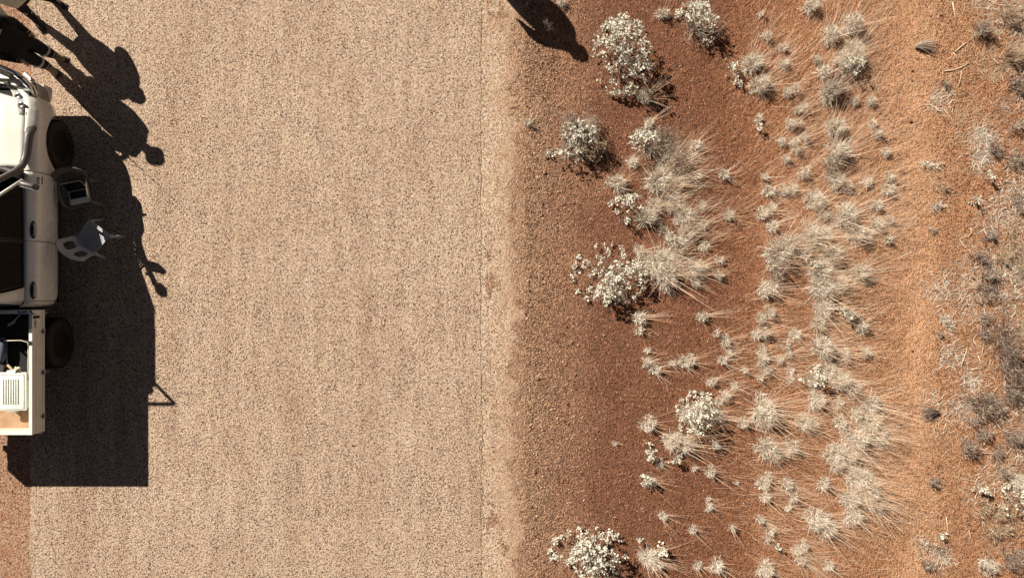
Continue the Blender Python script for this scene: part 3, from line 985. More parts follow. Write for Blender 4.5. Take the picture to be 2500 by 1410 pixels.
stick([(2330, 3), (2334, 20), (2338, 48)], 0.010, 'pale curved stick standing upright in the picture near the top')
stick([(2335, 125), (2350, 112), (2364, 102)], 0.009, 'short thick stick lying diagonally right of the grass fan')
stick([(2310, 172), (2330, 170), (2348, 164), (2368, 153)], 0.008, 'long bent brown stick below the short thick one')
stick([(2350, 172), (2348, 190), (2343, 210)], 0.007, 'thin pale stick hanging below the bent brown one')
stick([(2330, 125), (2338, 137), (2346, 150)], 0.006, 'thin twig crossing under the short thick stick')
stick([(2286, 118), (2285, 108), (2280, 128), (2290, 142)], 0.004, 'hooked pale stem at the mouth of the upper fan')
stick([(2308, 265), (2322, 285), (2337, 308)], 0.005, 'straight pale straw stick in the upper right soil')
stick([(2272, 433), (2280, 443), (2287, 450)], 0.005, 'short pale stick beside the track, upper of two')
stick([(2270, 492), (2278, 502)], 0.005, 'short pale stick beside the track, lower of two')
stick([(2373, 555), (2373, 568), (2367, 580)], 0.007, 'curved cream stick right of the bare soil')
stick([(2377, 390), (2376, 402), (2370, 415)], 0.005, 'curved thin stick above the tiny white sprigs')
stick([(2347, 895), (2354, 875), (2362, 850)], 0.010, 'pale thick stick standing out on orange soil')
stick([(2312, 1262), (2315, 1285), (2318, 1310)], 0.007, 'long straight pale stick in the lower right')
stick([(2368, 1295), (2373, 1310), (2372, 1318)], 0.006, 'short pale stick right of the long straight one')
stick([(2400, 1105), (2430, 1106), (2452, 1104)], 0.005, 'pale stick lying level across a little bush')
stick([(2368, 712), (2375, 725), (2386, 738), (2398, 745)], 0.013, 'dark branch bending down to the right of the track', 'wood')
stick([(2392, 707), (2375, 704), (2362, 714)], 0.010, 'dark branch end by the bent dark branch', 'wood')


# --- litter: countless stems and straw ------------------------------------------------
def straw(name, xs, ys, L, w, mat, up=0.2, az=None):
    n = len(xs)
    base = np.stack([xs, ys, np.array([gz(a, b) for a, b in zip(xs, ys)]) + 0.006], 1)
    me = blade_mesh(name, base, R.normal(0.5, 1.1, n) + np.pi * (R.random(n) > 0.5) if az is None else az, np.pi / 2 - R.random(n) * up, L, R.uniform(0.0, 0.25, n), w, np.clip(R.normal(0.55, 0.3, n), 0, 1), 2)
    me2 = me
    k = np.zeros(len(me2.vertices) * 3, np.float32); me2.vertices.foreach_get('co', k)
    return tag(link(name, me, mat), kind='stuff')


def patches(n, k, x0, spread, sg):
    """litter gathers in drifts"""
    cx = np.clip(9.3 - np.abs(R.normal(0, spread, k)), x0, 9.3); cy_ = R.uniform(-5, 5, k)
    j = R.integers(0, k, n)
    s = R.uniform(0.4, 1.3, k)[j] * sg
    return np.clip(cx[j] + R.normal(0, 1, n) * s, x0 - .3, 9.6), np.clip(cy_[j] + R.normal(0, 1, n) * s, -5.4, 5.4)


n = 11000
xs, ys = patches(n, 70, 6.8, 1.1, 0.26)
straw('dead_straw_litter', xs, ys, R.uniform(0.03, 0.17, n), R.uniform(0.003, 0.009, n), M['litter'], 0.5)
n = 13000
xs, ys = patches(n, 60, 6.8, 1.2, 0.22)
straw('pale_straw_litter', xs, ys, R.uniform(0.03, 0.15, n), R.uniform(0.003, 0.009, n), M['straw'], 0.5)
n = 5000
xs, ys = patches(n, 40, 7.2, 0.9, 0.16)
straw('grey_twig_litter', xs, ys, R.uniform(0.03, 0.12, n), R.uniform(0.003, 0.006, n), M['grey'], 0.9)
# fine stalks lying between the tussocks
pts = np.array([(a, b) for a, b, r in TUS if a > 1780])
n = 5200
k = R.integers(0, len(pts), n)
cx = (pts[k, 0] - 1250) / PXM + R.normal(0.12, 0.32, n); cyy = (705 - pts[k, 1]) / PXM + R.normal(0, 0.32, n)
straw('fallen_grass_stalks', cx, cyy, R.uniform(0.1, 0.5, n), R.uniform(0.002, 0.004, n), M['stalk'], 0.45, rad(20) + rad(8) * cyy + R.normal(0, 0.3, n))
n = 900
straw('verge_twigs', R.uniform(0.5, 6.0, n), R.uniform(-5.2, 5.2, n), R.uniform(0.02, 0.12, n), R.uniform(0.003, 0.006, n), M['grey'], 0.3)
n = 1500
straw('leaf_crumbs', R.uniform(1.2, 7, n), R.uniform(-5, 5, n), R.uniform(0.012, 0.04, n), R.uniform(0.004, 0.009, n), M['silver'])

# ==================================================================== the ute
CX = -7.86
ute = empty('utility_truck', (CX, 0, 0))
tag(ute, 'white double-cab tray-back utility truck with black snorkel, parked across the lane edge', 'truck')

TZ = [0.42, 0.50, 0.60, 0.72, 0.84, 0.93, 0.985, 1.03, 1.065, 1.095, 1.12]
TO = [0.905, 0.935, 0.955, 0.958, 0.957, 0.952, 0.940, 0.912, 0.880, 0.845, 0.812]
AX_F, AX_R = 2.20, -0.83
ARCH = 0.455


def off(z):
    return float(np.interp(z, TZ, TO))


def zbot(y):
    z = 0.42
    d = y - AX_F
    if abs(d) < ARCH: z = max(z, 0.37 + math.sqrt(ARCH ** 2 - d * d))
    return z


def side_rows(ys, ztop=lambda y: 1.12, sx=lambda y: 1.0, n=14, zb=zbot):
    rows = []
    for y in ys:
        b, t = zb(y), ztop(y)
        row = []
        for i in range(n):
            u = i / (n - 1)
            z = b + (t - b) * u
            zz = np.interp(z, [b, t], [max(b, .42), 1.12]) if t != 1.12 else z
            row.append((off(zz) * sx(y), y, z))
        rows.append(row)
    return rows


def both(rows, name, mat, parent, smooth=True, solid=0.012, angle=40):
    """one piece per side"""
    out = []
    for s in (1, -1):
        m = MB(); m.grid([[(p[0] * s, p[1], p[2]) for p in row] for row in rows])
        out.append(m.build(name, mat, parent, smooth, solid=solid, angle=angle))
    return out


def nose_sx(y):
    return float(np.interp(y, [2.45, 2.62, 2.76, 2.87, 2.95, 3.0, 3.03], [1, .985, .94, .86, .74, .58, .42]))


def nose_top(y):
    return float(np.interp(y, [1.7, 2.3, 2.7, 2.9, 3.03], [1.12, 1.105, 1.06, 1.0, .95]))


# fenders and nose
ys = sorted(set(list(np.linspace(1.705, 3.03, 46)) + [AX_F - ARCH + .002, AX_F + ARCH - .002]))
both(side_rows(ys, nose_top, nose_sx), 'front_fender', M['paint'], ute)
m = MB()
m.grid([[(x, 3.03 + 0.025 * (1 - (x / .39) ** 2), z) for x in np.linspace(-.39, .39, 9)] for z in (0.74, 0.84, 0.95)])
m.build('grille_panel', M['paint'], ute, True, solid=0.01)
g = MB().box((0, 3.045, 0.77), (0.82, 0.03, 0.17), bev=0.01).build('grille', M['black'], ute)
for i in range(4):
    MB().box((0, 3.064, 0.685 + i * 0.03), (0.78, 0.012, 0.008)).build('grille_bar', M['zinc'], g)
MB().box((0, 2.98, 0.50), (1.62, 0.22, 0.24), bev=0.05).build('front_bumper', M['paint'], ute, True, angle=40)

# bonnet with a shut line along the fenders
rows = []
for y in np.linspace(1.76, 2.93, 26):
    t = (y - 1.76) / 1.17
    hw = 0.815 * (nose_sx(min(3.02, y + 0.05)) if y > 2.6 else 1.0)
    if y > 2.82: hw *= math.sqrt(max(0.0, 1 - ((y - 2.82) / 0.135) ** 2)) * 0.5 + 0.5
    row = []
    for u in np.linspace(-1, 1, 25):
        e = abs(u)
        z = nose_top(y) + 0.062 * (1 - e ** 2.6) + 0.012 * math.exp(-((e - .62) / .1) ** 2) - 0.004 + (-0.03 * max(0, t - .85) / .15)
        yy = y - (0.14 * e ** 3 * max(0, 1 - t * 4)) * -0.0 - 0.10 * e ** 2.4 * max(0.0, (t - .75) / .25) + 0.0
        row.append((u * hw, yy - 0.16 * e ** 2 * max(0, 1 - t * 3) * -1 * 0 + (0.0), z))
    rows.append(row)
MB().grid(rows).build('bonnet', M['paint'], ute, True, solid=0.014, angle=50)
MB().box((0, 2.3, 0.90), (1.60, 1.20, 0.14)).build('engine_bay', M['chassis'], ute)

# scuttle, windscreen, wipers
m = MB(); m.grid([[(u * 0.82, 1.86 - 0.17 * abs(u) ** 2.2, 1.145 + 0.02 * (1 - u * u)) for u in np.linspace(-1, 1, 13)],
                  [(u * 0.81, 1.74 - 0.20 * abs(u) ** 2.2, 1.152 + 0.02 * (1 - u * u)) for u in np.linspace(-1, 1, 13)]])
m.build('scuttle', M['black'], ute, True, solid=0.01)
WS0, WS1 = 1.76, 1.15
def screen_pt(u, t, r=0.0):
    hw = 0.79 + (0.59 - 0.79) * t
    y = WS0 - 0.20 * abs(u) ** 2.2 + (WS1 + 0.10 - 0.12 * abs(u) ** 2.2 - WS0 + 0.20 * abs(u) ** 2.2) * t
    return (u * hw, y, 1.16 + (1.72 - 1.16) * t + 0.025 * (1 - u * u))
m = MB(); m.grid([[screen_pt(u, t) for u in np.linspace(-1, 1, 15)] for t in np.linspace(0, 1, 9)])
m.build('windscreen', M['glass'], ute, True)
for s in (-1, 1):
    m = MB()
    m.tube([screen_pt(-.1 + .4 * s, 0.0), (0.36 * s - .02, 1.76, 1.20), (0.1 * s, 1.64, 1.30)], 0.008, 6)
    m.build('wiper', M['black'], ute)

# roof and pillars
def roof_hw(y): return 0.545
rows = []
for y in np.linspace(1.25, -0.16, 22):
    row = []
    for u in np.linspace(-1, 1, 21):
        e = abs(u)
        dz = -0.05 * max(0, (y - 0.95) / .3) ** 2 - 0.06 * max(0, (-y - .02) / .14) ** 2
        row.append((u * 0.60, y - 0.12 * e ** 2.2 * max(0, (y - .6) / .65), 1.725 + 0.072 * (1 - e ** 3.2) + dz))
    rows.append(row)
roof = MB().grid(rows).build('roof', M['paint'], ute, True, solid=0.02, angle=50)
for x in (-.33, -.11, .11, .33):
    MB().box((x, .5, 1.796), (0.03, 1.0, 0.008), bev=0.003).build('roof_rib', M['paint'], roof)
for s in (1, -1):
    m = MB(); m.tube([(0.80 * s, 1.57, 1.13), (0.71 * s, 1.36, 1.42), (0.605 * s, 1.12, 1.72)], [0.026, 0.022, 0.022], 8)
    m.build('windscreen_pillar', M['paint'], ute, True)
    m = MB(); m.tube([(0.79 * s, 0.69, 1.13), (0.71 * s, 0.68, 1.42), (0.605 * s, 0.67, 1.72)], 0.026, 8)
    m.build('centre_pillar', M['black'], ute, True)
    # rear quarter with the slanted back window corner
    m = MB(); m.grid([[(s * a, y0, z0) for a, y0, z0 in ((0.812, 0.02, 1.122), (0.755, -0.03, 1.30), (0.68, -0.07, 1.50), (0.60, -0.12, 1.72))],
                      [(s * a, y0, z0) for a, y0, z0 in ((0.812, -0.16, 1.122), (0.755, -0.16, 1.30), (0.68, -0.16, 1.50), (0.60, -0.16, 1.72))],
                      [(s * a, y0, z0) for a, y0, z0 in ((0.77, -0.225, 1.122), (0.71, -0.215, 1.30), (0.64, -0.21, 1.50), (0.57, -0.19, 1.71))]])
    m.build('rear_quarter', M['paint'], ute, True, solid=0.012)
# rear wall of the cab
m = MB(); m.grid([[(u * (0.77), -0.225 - 0.03 * (1 - u * u), z) for u in np.linspace(-1, 1, 9)] for z in (0.45, 0.75, 1.122)])
m.build('cab_back', M['paint'], ute, True, solid=0.012)
m = MB(); m.grid([[(u * (0.75 - .17 * t), -0.235 + .03 * t, 1.14 + .57 * t) for u in np.linspace(-1, 1, 7)] for t in (0, .5, 1)])
m.build('rear_window', M['glass'], ute, True)

# doors --------------------------------------------------------------------------
def door(y0, y1, name, handle_y):
    zb = lambda y: 0.42 + (0.16 * max(0, (-y - .02) / .18) ** 1.5 if y < -.02 else 0)
    ys = np.linspace(y0, y1, 26)
    rows = side_rows(ys, lambda y: 1.12, lambda y: 1.0, 22, zb)
    for s, d in zip((1, -1), both(rows, name, M['paint'], ute, solid=0.02)):
        # recess cup and handle
        z = 1.045; xo = off(z)
        cup = MB().lathe([(-.004, .042), (.002, .042), (.004, .036)], 'x', (0, 0, 0), 28)
        for v in cup.bm.verts: v.co.y *= 3.1
        c = cup.build('handle_cup', M['black'], d, True, angle=40, loc=(s * (xo + 0.001), handle_y, z)); c.rotation_euler = (0, -s * rad(42), 0)
        h = MB().tube([(0, -.085, -.002), (0.022 * s, -.06, 0.004), (0.022 * s, .06, 0.004), (0, .085, -.002)], 0.013, 8)
        q = h.build('door_handle', M['paint'], d, True, loc=(s * (xo + 0.010), handle_y + 0.0, z + 0.014))
        # side glass and its frame
        zz = [1.13, 1.35, 1.55, 1.705]
        def gx(z): return 0.80 + (0.61 - 0.80) * (z - 1.13) / .59
        if name == 'front_door':
            f = lambda z: 1.52 - (z - 1.13) * 0.66; b = lambda z: 0.725
        else:
            f = lambda z: 0.655; b = lambda z: 0.06 - (z - 1.13) * 0.22
        m = MB(); m.grid([[(s * gx(z), f(z) + (b(z) - f(z)) * t, z) for t in np.linspace(0, 1, 6)] for z in zz])
        m.build('side_window', M['glass'], d, True)
        m = MB(); m.tube([(s * (gx(1.13) + .004), f(1.13) + .05, 1.13), (s * (gx(1.13) + .004), b(1.13) - .02, 1.13)], 0.014, 6)
        m.build('window_seal', M['black'], d, True)
        m = MB(); m.tube([(s * gx(z), f(z) + .012, z) for z in zz] + [(s * gx(1.71), b(1.71), 1.712)] + [(s * gx(z), b(z) - .01, z) for z in zz[::-1]], 0.012, 6)
        m.build('window_frame', M['black'], d, True)
    return


door(1.697, 0.697, 'front_door', 0.86)
door(0.689, -0.175, 'rear_door', -0.02)
# cab corner behind the rear door
both(side_rows(np.linspace(-0.183, -0.262, 7), lambda y: 1.12, lambda y: 1.0 - 0.09 * ((-y - .183) / .08) ** 2, 12, lambda y: 0.58), 'cab_corner', M['paint'], ute)
for s in (1, -1):
    MB().box((s * 0.88, 0.75, 0.40), (0.10, 1.9, 0.07), bev=0.02).build('sill', M['black'], ute)
    # fuel of trim marks on the fender: small dark badge strokes
b = MB()
for i, (dy, dz) in enumerate(((0, 0), (.02, .0), (.05, 0), (.08, .0))):
    b.box((0.938, 1.62 - dy, 0.99), (0.03, 0.012, 0.03))
b.box((0.956, 1.59, 0.92), (0.008, 0.11, 0.012))
b.build('badge', M['chassis'], ute)

# interior
MB().box((0, 0.72, 0.62), (1.62, 1.75, 0.06)).build('cab_floor', M['cabin'], ute)
MB().box((0, 1.52, 0.92), (1.44, 0.34, 0.22), bev=0.06).build('dashboard', M['cabin'], ute, True, angle=50)
for x in (-.38, .38):
    st = MB().box((x, 0.95, 0.74), (0.50, 0.50, 0.16), bev=0.05).build('cab_seat', M['seat'], ute, True, angle=50)
    MB().box((x, 0.68, 1.02), (0.48, 0.13, 0.58), rot=(rad(-10), 0, 0), bev=0.05).build('seat_back', M['seat'], st, True, angle=50)
    MB().box((x, 0.60, 1.37), (0.25, 0.09, 0.16), bev=0.04).build('head_rest', M['seat'], st, True, angle=50)
bs = MB().box((0, 0.22, 0.74), (1.3, 0.46, 0.16), bev=0.05).build('bench_seat', M['seat'], ute, True, angle=50)
MB().box((0, -0.08, 1.0), (1.3, 0.12, 0.55), rot=(rad(-8), 0, 0), bev=0.05).build('bench_back', M['seat'], bs, True, angle=50)
m = MB(); m.lathe([(-.012, .185), (.012, .185), (.012, .165), (-.012, .165), (-.012, .185)], 'y', (0, 0, 0), 28)
sw = m.build('steering_wheel', M['black'], ute, True, loc=(0.38, 1.30, 1.02)); sw.rotation_euler = (rad(25), 0, 0)

# headlamps, snorkel, mirrors
for s in (1, -1):
    rows = []
    for t in np.linspace(0, 1, 9):
        y = 2.52 + 0.44 * t
        w0 = off(1.09) * nose_sx(y) ; z = nose_top(y)
        half = 0.085 * math.sin(math.pi * (0.12 + 0.80 * t)) + 0.012
        xo = off(1.06) * nose_sx(y)
        rows.append([(s * (xo - 0.115 + half * c), y, z + 0.012 - 0.055 * ((c + 1) / 2) ** 1.5 + 0.012 * (1 - c * c)) for c in np.linspace(-1, 1, 7)])
    h = MB().grid(rows).build('headlight', M['lamp'], ute, True, solid=0.02)
    for (yy, dx) in ((2.66, -.115), (2.80, -.13)):
        xo = off(1.06) * nose_sx(yy)
        q = MB().lathe([(-.01, .045), (.008, .05), (.01, .038), (0.002, .012)], 'z', (0, 0, 0), 18).build('lamp_bowl', M['chrome'], h, True, loc=(s * (xo + dx), yy, nose_top(yy) + .012))
    q = MB().box((0, 0, 0), (.03, .10, .02), bev=.008).build('indicator', M['black'], h, loc=(s * (off(1.06) * nose_sx(2.56) - .10), 2.56, nose_top(2.56) + .004))
    # mirror
    mr = empty('side_mirror'); mr.parent = ute
    m = MB().box((0, 0, 0), (0.235, 0.085, 0.16), bev=0.04)
    mh = m.build('mirror_shell', M['snork'], mr, True, loc=(s * 1.00, 1.47, 1.31)); mh.rotation_euler = (0, 0, -s * rad(14))
    q = MB().box((s * 1.00, 1.426, 1.31), (0.19, 0.006, 0.12), rot=(0, 0, -s * rad(14)), bev=0.01).build('mirror_glass', M['chrome'], mr)
    MB().tube([(s * .80, 1.53, 1.15), (s * .92, 1.50, 1.25)], 0.026, 8).build('mirror_arm', M['black'], mr, True)
m = MB()
m.tube([(0.90, 2.34, 1.03), (0.90, 2.30, 1.10), (0.885, 2.20, 1.135), (0.87, 2.04, 1.14), (0.855, 1.90, 1.15), (0.83, 1.76, 1.20), (0.79, 1.65, 1.33), (0.74, 1.55, 1.50), (0.71, 1.48, 1.62), (0.705, 1.46, 1.68)],
       [0.045, 0.060, 0.062, 0.062, 0.058, 0.050, 0.044, 0.040, 0.040, 0.042], 14)
sn = m.build('snorkel', M['snork'], ute, True)
MB().box((0.705, 1.47, 1.73), (0.11, 0.15, 0.13), bev=0.03).build('snorkel_head', M['snork'], sn, True, angle=50)
MB().box((0.72, 1.53, 1.50), (0.10, 0.03, 0.03)).build('snorkel_clamp', M['zinc'], sn)

# bull bar
bb = empty('bull_bar', (0, 0, .08)); bb.parent = ute
loop = [(-.84, 2.82, .80), (-.80, 2.97, .93), (-.66, 3.13, 1.02), (-.45, 3.22, 1.06), (0, 3.26, 1.08), (.45, 3.22, 1.06), (.66, 3.13, 1.02), (.80, 2.97, .93), (.84, 2.82, .80)]
MB().tube(loop, 0.030, 12).build('top_tube', M['chrome'], bb, True)
MB().tube([(x * .97, y - .02 + .03, z - .16) for x, y, z in loop], 0.026, 12).build('middle_tube', M['chrome'], bb, True)
MB().prism([(-.86, 2.80), (-.80, 3.05), (-.5, 3.20), (.5, 3.20), (.80, 3.05), (.86, 2.80), (.74, 2.84), (.62, 2.98), (-.62, 2.98), (-.74, 2.84)], .44, .72).build('bar_channel', M['zinc'], bb, bevel=0.02)
for x in (-.4, .4):
    MB().box((x, 3.17, 0.86), (0.05, 0.07, 0.46), bev=0.01).build('upright', M['zinc'], bb)
    q = MB().lathe([(-.05, .03), (-.04, .085), (.0, .1), (.02, .1), (.025, .09)], 'y', (0, 0, 0), 24).build('driving_light', M['black'], bb, True, loc=(x * .62, 3.24, 1.20))
for s in (-1, 1):
    q = MB().box((s * .70, 3.13, .735), (.17, .05, .06), rot=(0, 0, -s * rad(40)), bev=.01).build('bar_indicator', M['zinc'], bb)
a = MB().tube([(0.74, 3.06, .98), (0.74, 3.06, 1.06)], 0.018, 8).build('aerial_spring', M['chassis'], bb, True)
MB().tube([(0.74, 3.06, 1.06), (0.74, 3.06, 1.30)], 0.008, 6).build('aerial_base', M['chassis'], a, True)
MB().tube([(0.74, 3.06, 1.30), (0.745, 3.055, 1.92)], 0.0035, 6).build('aerial_whip', M['chassis'], a, True)

# chassis
MB().box((0, 0.45, 0.50), (0.95, 4.7, 0.20)).build('chassis_rail', M['chassis'], ute)
MB().box((0, 0.8, 0.42), (1.50, 2.0, 0.10)).build('underbody', M['chassis'], ute)
MB().box((0, 2.5, 0.60), (1.24, 0.85, 0.40)).build('engine_block', M['chassis'], ute)
for y in (AX_F, AX_R):
    MB().tube([(-.72, y, .37), (.72, y, .37)], 0.05, 10).build('axle', M['chassis'], ute, True)
for s in (1, -1):   # dark wheel housings
    m = MB(); rr = ARCH - 0.012
    m.grid([[(s * x, AX_F + rr * math.cos(t), .37 + rr * math.sin(t)) for t in np.linspace(0, math.pi, 18)] for x in (0.60, 0.905)])
    m.build('wheel_housing', M['chassis'], ute, True)

# wheels
def wheel(x, y, s):
    w = empty('wheel', (x, y, .375)); w.parent = ute
    T = [(-.115, .24), (-.122, .29), (-.115, .345), (-.085, .370), (-.04, .376), (.04, .376), (.085, .370), (.115, .345), (.122, .29), (.115, .235), (.06, .225), (-.06, .225), (-.115, .24)]
    MB().lathe([(h, r) for h, r in T], 'x', (0, 0, 0), 48).build('tyre', M['rubber'], w, True, angle=60)
    b = MB()
    for k in range(36):
        t = 2 * math.pi * k / 36
        for h in (-.075, .075, .0):
            tt = t + (0.087 if h == 0 else 0)
            b.box((h, .374 * math.cos(tt), .374 * math.sin(tt)), (.055, .035, .014), rot=(tt - math.pi / 2 + math.pi / 2, 0, 0))
    b.build('tread', M['rubber'], w)
    MB().lathe([(s * h, r) for h, r in ((.105, .240), (.112, .232), (.095, .215), (.045, .205), (.03, .165), (.055, .12), (.06, .07), (.045, .065), (.045, .01))], 'x', (0, 0, 0), 40).build('rim', M['rim'], w, True, angle=50)
    for k in range(6):
        t = 2 * math.pi * k / 6 + .3
        MB().lathe([(0, .011), (s * .022, .010), (s * .026, .004)], 'x', (s * .058, .062 * math.cos(t), .062 * math.sin(t)), 8).build('wheel_nut', M['chrome'], w, True)
    MB().lathe([(0, .042), (s * .05, .040), (s * .055, .03), (s * .056, .004)], 'x', (s * .045, 0, 0), 20).build('hub_cap', M['rim'], w, True)


for y in (AX_F, AX_R):
    wheel(.815, y, 1); wheel(-.815, y, -1)

# ----- tray
ty0, ty1 = -0.305, -2.09      # front, back
TX = 0.985
tray = empty('tray'); tray.parent = ute
MB().box((0, (ty0 + ty1) / 2, .915), (2 * TX - .10, ty0 - ty1 - .06, .04)).build('tray_deck', M['deck'], tray)
for s in (1, -1):
    # pressed side with ribs; outer face slightly dished
    prof = [(TX - .048, .935), (TX - .048, 1.212), (TX - .002, 1.212), (TX, 1.195), (TX - .008, 1.185), (TX - .008, 1.125), (TX, 1.115), (TX, 1.03), (TX - .008, 1.02), (TX - .008, .96), (TX, .95), (TX, .905), (TX - .02, .90)]
    m = MB(); m.grid([[(s * px_, y, pz) for px_, pz in prof] for y in (ty0 + .0, ty1 - .0)])
    sd = m.build('drop_side', M['traypaint'], tray, False, solid=0.004)
    for y in (-.62, -1.22, -1.86):
        MB().box((s * (TX + .006), y, .935), (.02, .075, .05), bev=.006).build('hinge', M['zinc'], sd)
        MB().box((s * (TX + .012), y, .975), (.012, .02, .05)).build('hinge_pin', M['chassis'], sd)
    lt = MB().box((s * (TX + .006), ty0 - .10, 1.12), (.016, .035, .14), bev=.005).build('latch', M['chassis'], sd)
    MB().tube([(s * (TX - .03), ty0 - .012, 1.222), (s * (TX - .005), ty0 - .02, 1.23), (s * (TX + .014), ty0 - .06, 1.20)], .008, 6).build('latch_handle', M['chassis'], sd, True)
    MB().box((s * (TX + .007), ty0 - .20, 1.13), (.008, .10, .02)).build('maker_plate', M['zinc'], sd)
    # mudguard brackets before and behind the wheel
    for (ya, yb) in ((AX_R + .52, AX_R + .34), (AX_R - .41, AX_R - .30)):
        mg = MB(); mg.grid([[(s * .78, ya, .84), (s * .97, ya, .72)], [(s * .78, yb, .84), (s * .80, yb, .78)]])
        mg.build('mudguard_stay', M['zinc'], tray, solid=.006)
    MB().box((s * .84, AX_R + .50, .64), (.26, .02, .34)).build('mudflap', M['black'], tray)
for y, t in ((ty0 - .025, .05), (ty1 + .025, .05)):
    MB().box((0, y, 1.07), (2 * TX - .012, t, .288), bev=.006).build('tailgate' if y < -1 else 'headboard', M['traypaint'], tray)
for x in np.linspace(-.86, .98, 7):
    MB().box((x - .03, ty1 - .012, .96), (.045, .03, .04), bev=.006).build('tail_hinge', M['zinc'], tray)
for s in (-1, 1):
    for x in (-.62, .62)[(s + 1) // 2:(s + 1) // 2 + 1]:
        MB().box((x, ty1 + .02, .80), (.30, .05, .11), bev=.01).build('tail_light', M['red'], tray)
for y in (-.55, -1.15, -1.75):
    MB().box((0, y, .86), (1.7, .06, .07)).build('cross_member', M['chassis'], tray)
MB().box((0, -2.02, .62), (1.5, .08, .12), bev=.02).build('rear_bumper', M['black'], tray)

# roof rack
rk = empty('roof_rack'); rk.parent = ute
RX, RY0, RY1, RZ = 0.46, 0.98, 0.13, 1.88
MB().tube([(RX, RY0, RZ), (RX, RY1, RZ)], .016, 8).build('side_rail', M['black'], rk, True)
MB().tube([(-RX, RY0, RZ), (-RX, RY1, RZ)], .016, 8).build('side_rail', M['black'], rk, True)
for y in np.linspace(RY0, RY1, 6):
    MB().tube([(-RX, y, RZ), (RX, y, RZ)], .012, 8).build('cross_bar', M['black'], rk, True)
for x in (-RX, RX):
    for y in (RY0 - .05, RY1 + .05):
        MB().tube([(x, y, RZ), (x, y, 1.77)], .014, 8).build('foot', M['black'], rk, True)
MB().tube([(.46, RY1, RZ), (.43, RY1, 2.26), (.40, RY1, 2.27), (-.43, RY1, 2.27), (-.46, RY1, RZ)], .026, 8).build('rear_hoop', M['black'], rk, True)

# ==================================================================== load on the tray
def world(x, y, z): return (CX + x, y, z)

tub = empty('storage_tub', world(.66, -1.47, .935))
tag(tub, 'milky white plastic storage tub with ribbed lid in the back of the tray', 'tub')
m = MB(); m.box((0, 0, .11), (.40, .50, .22), bev=.04); m.build('tub_body', M['plastic_tub'], tub, True, angle=50)
lid = MB().box((0, 0, .235), (.45, .55, .035), bev=.016).build('lid', M['plastic_tub'], tub, True, angle=50)
for i in range(7):
    MB().box((-.105 + i * .035, .0, .257), (.014, .36, .014), bev=.006).build('rib', M['plastic_tub'], lid, True)
MB().tube([(-.19, -.24, .254), (-.19, .24, .254), (.19, .24, .254), (.19, -.24, .254), (-.19, -.24, .254)], .008, 6).build('lid_rim', M['plastic_tub'], lid, True)
for s in (-1, 1):
    MB().box((0, s * .285, .20), (.14, .03, .07), bev=.01).build('clip', M['plastic_tub'], tub, True)

bx = empty('tool_box', world(.58, -1.02, .935))
tag(bx, 'black open-topped canvas tool box edged with cream cord, ahead of the white tub', 'box')
m = MB()
for (c, s_) in (((0, .27, .1), (.62, .02, .2)), ((0, -.27, .1), (.62, .02, .2)), ((.30, 0, .1), (.02, .56, .2)), ((-.30, 0, .1), (.02, .56, .2)), ((0, 0, .01), (.62, .56, .02))):
    m.box(c, s_, bev=.006)
m.build('box_shell', M['tarp'], bx)
MB().tube([(.0, .275, .206), (.20, .28, .207), (.30, .25, .207), (.305, .05, .206), (.30, -.10, .207), (.31, -.24, .206), (.27, -.275, .206)], .007, 6).build('edge_cord', M['cream'], bx, True)
bg_ = empty('rolled_bag', world(.46, -.92, .955))
tag(bg_, 'blue-grey rolled cloth bag lying in the black tray box', 'bag')
MB().tube([(0, .22, .10), (.005, .17, .105), (0, .05, .11), (-.01, -.05, .11), (-.02, -.12, .10), (-.03, -.16, .09)], [.03, .062, .07, .066, .045, .02], 14).build('bag_body', M['bagblue'], bg_, True)
MB().tube([(-.03, -.15, .09), (-.04, -.19, .085)], [.018, .03], 8).build('bag_neck', M['cream'], bg_, True)
bk = empty('shoulder_bag', world(.40, -1.16, .955))
tag(bk, 'black shoulder bag with a wide flap, slumped below the blue-grey bag', 'bag')
MB().box((0, 0, .07), (.24, .19, .13), rot=(0, 0, rad(-24)), bev=.05).build('bag_body', M['tarp'], bk, True, angle=50)
MB().box((.0, .03, .145), (.22, .12, .02), rot=(rad(12), 0, rad(-24)), bev=.01).build('flap', M['snork'], bk, True)
rp = empty('rag', world(.815, -1.13, .955))
tag(rp, 'crumpled pale rag beside the cream-corded rim of the tray box', 'rag')
b = bmesh.new(); bmesh.ops.create_icosphere(b, subdivisions=3, radius=.04)
for v in b.verts: v.co *= 1 + .35 * math.sin(v.co.x * 130 + 1) * math.cos(v.co.y * 110) + .2 * math.sin(v.co.z * 170)
me = bpy.data.meshes.new('rag_cloth'); b.to_mesh(me); b.free(); link('rag_cloth', me, M['cream'], rp, True, loc=(-.06, -.03, .22))
g2 = empty('glove', world(.895, -1.01, .935))
tag(g2, 'pale grey work glove wedged against the tray side', 'glove')
MB().box((0, 0, .15), (.05, .07, .03), bev=.012).build('palm', M['tape'], g2, True)
for i in range(4): MB().tube([(-.02 + .013 * i, .03, .15), (-.024 + .016 * i, .075 + .008 * (i % 2), .155)], [.008, .006], 6).build('finger', M['tape'], g2, True)
MB().tube([(.025, -.01, .15), (.042, .02, .153)], [.008, .006], 6).build('thumb', M['tape'], g2, True)
tb = empty('cardboard_tube', world(.60, -1.18, .955))
tag(tb, 'short tan tube lying across the black tray box', 'tube')
MB().lathe([(-.11, .018), (.11, .018), (.11, .014), (-.11, .014)], 'x', (0, 0, 0), 14).build('tube_wall', M['boot'], tb, True, loc=(0, 0, .08)).rotation_euler = (0, 0, rad(-42))
st = empty('tie_down_strap', world(.78, -.35, 1.0))
tag(st, 'thin tie-down strap with a ratchet running from the headboard rim into the tray', 'strap')
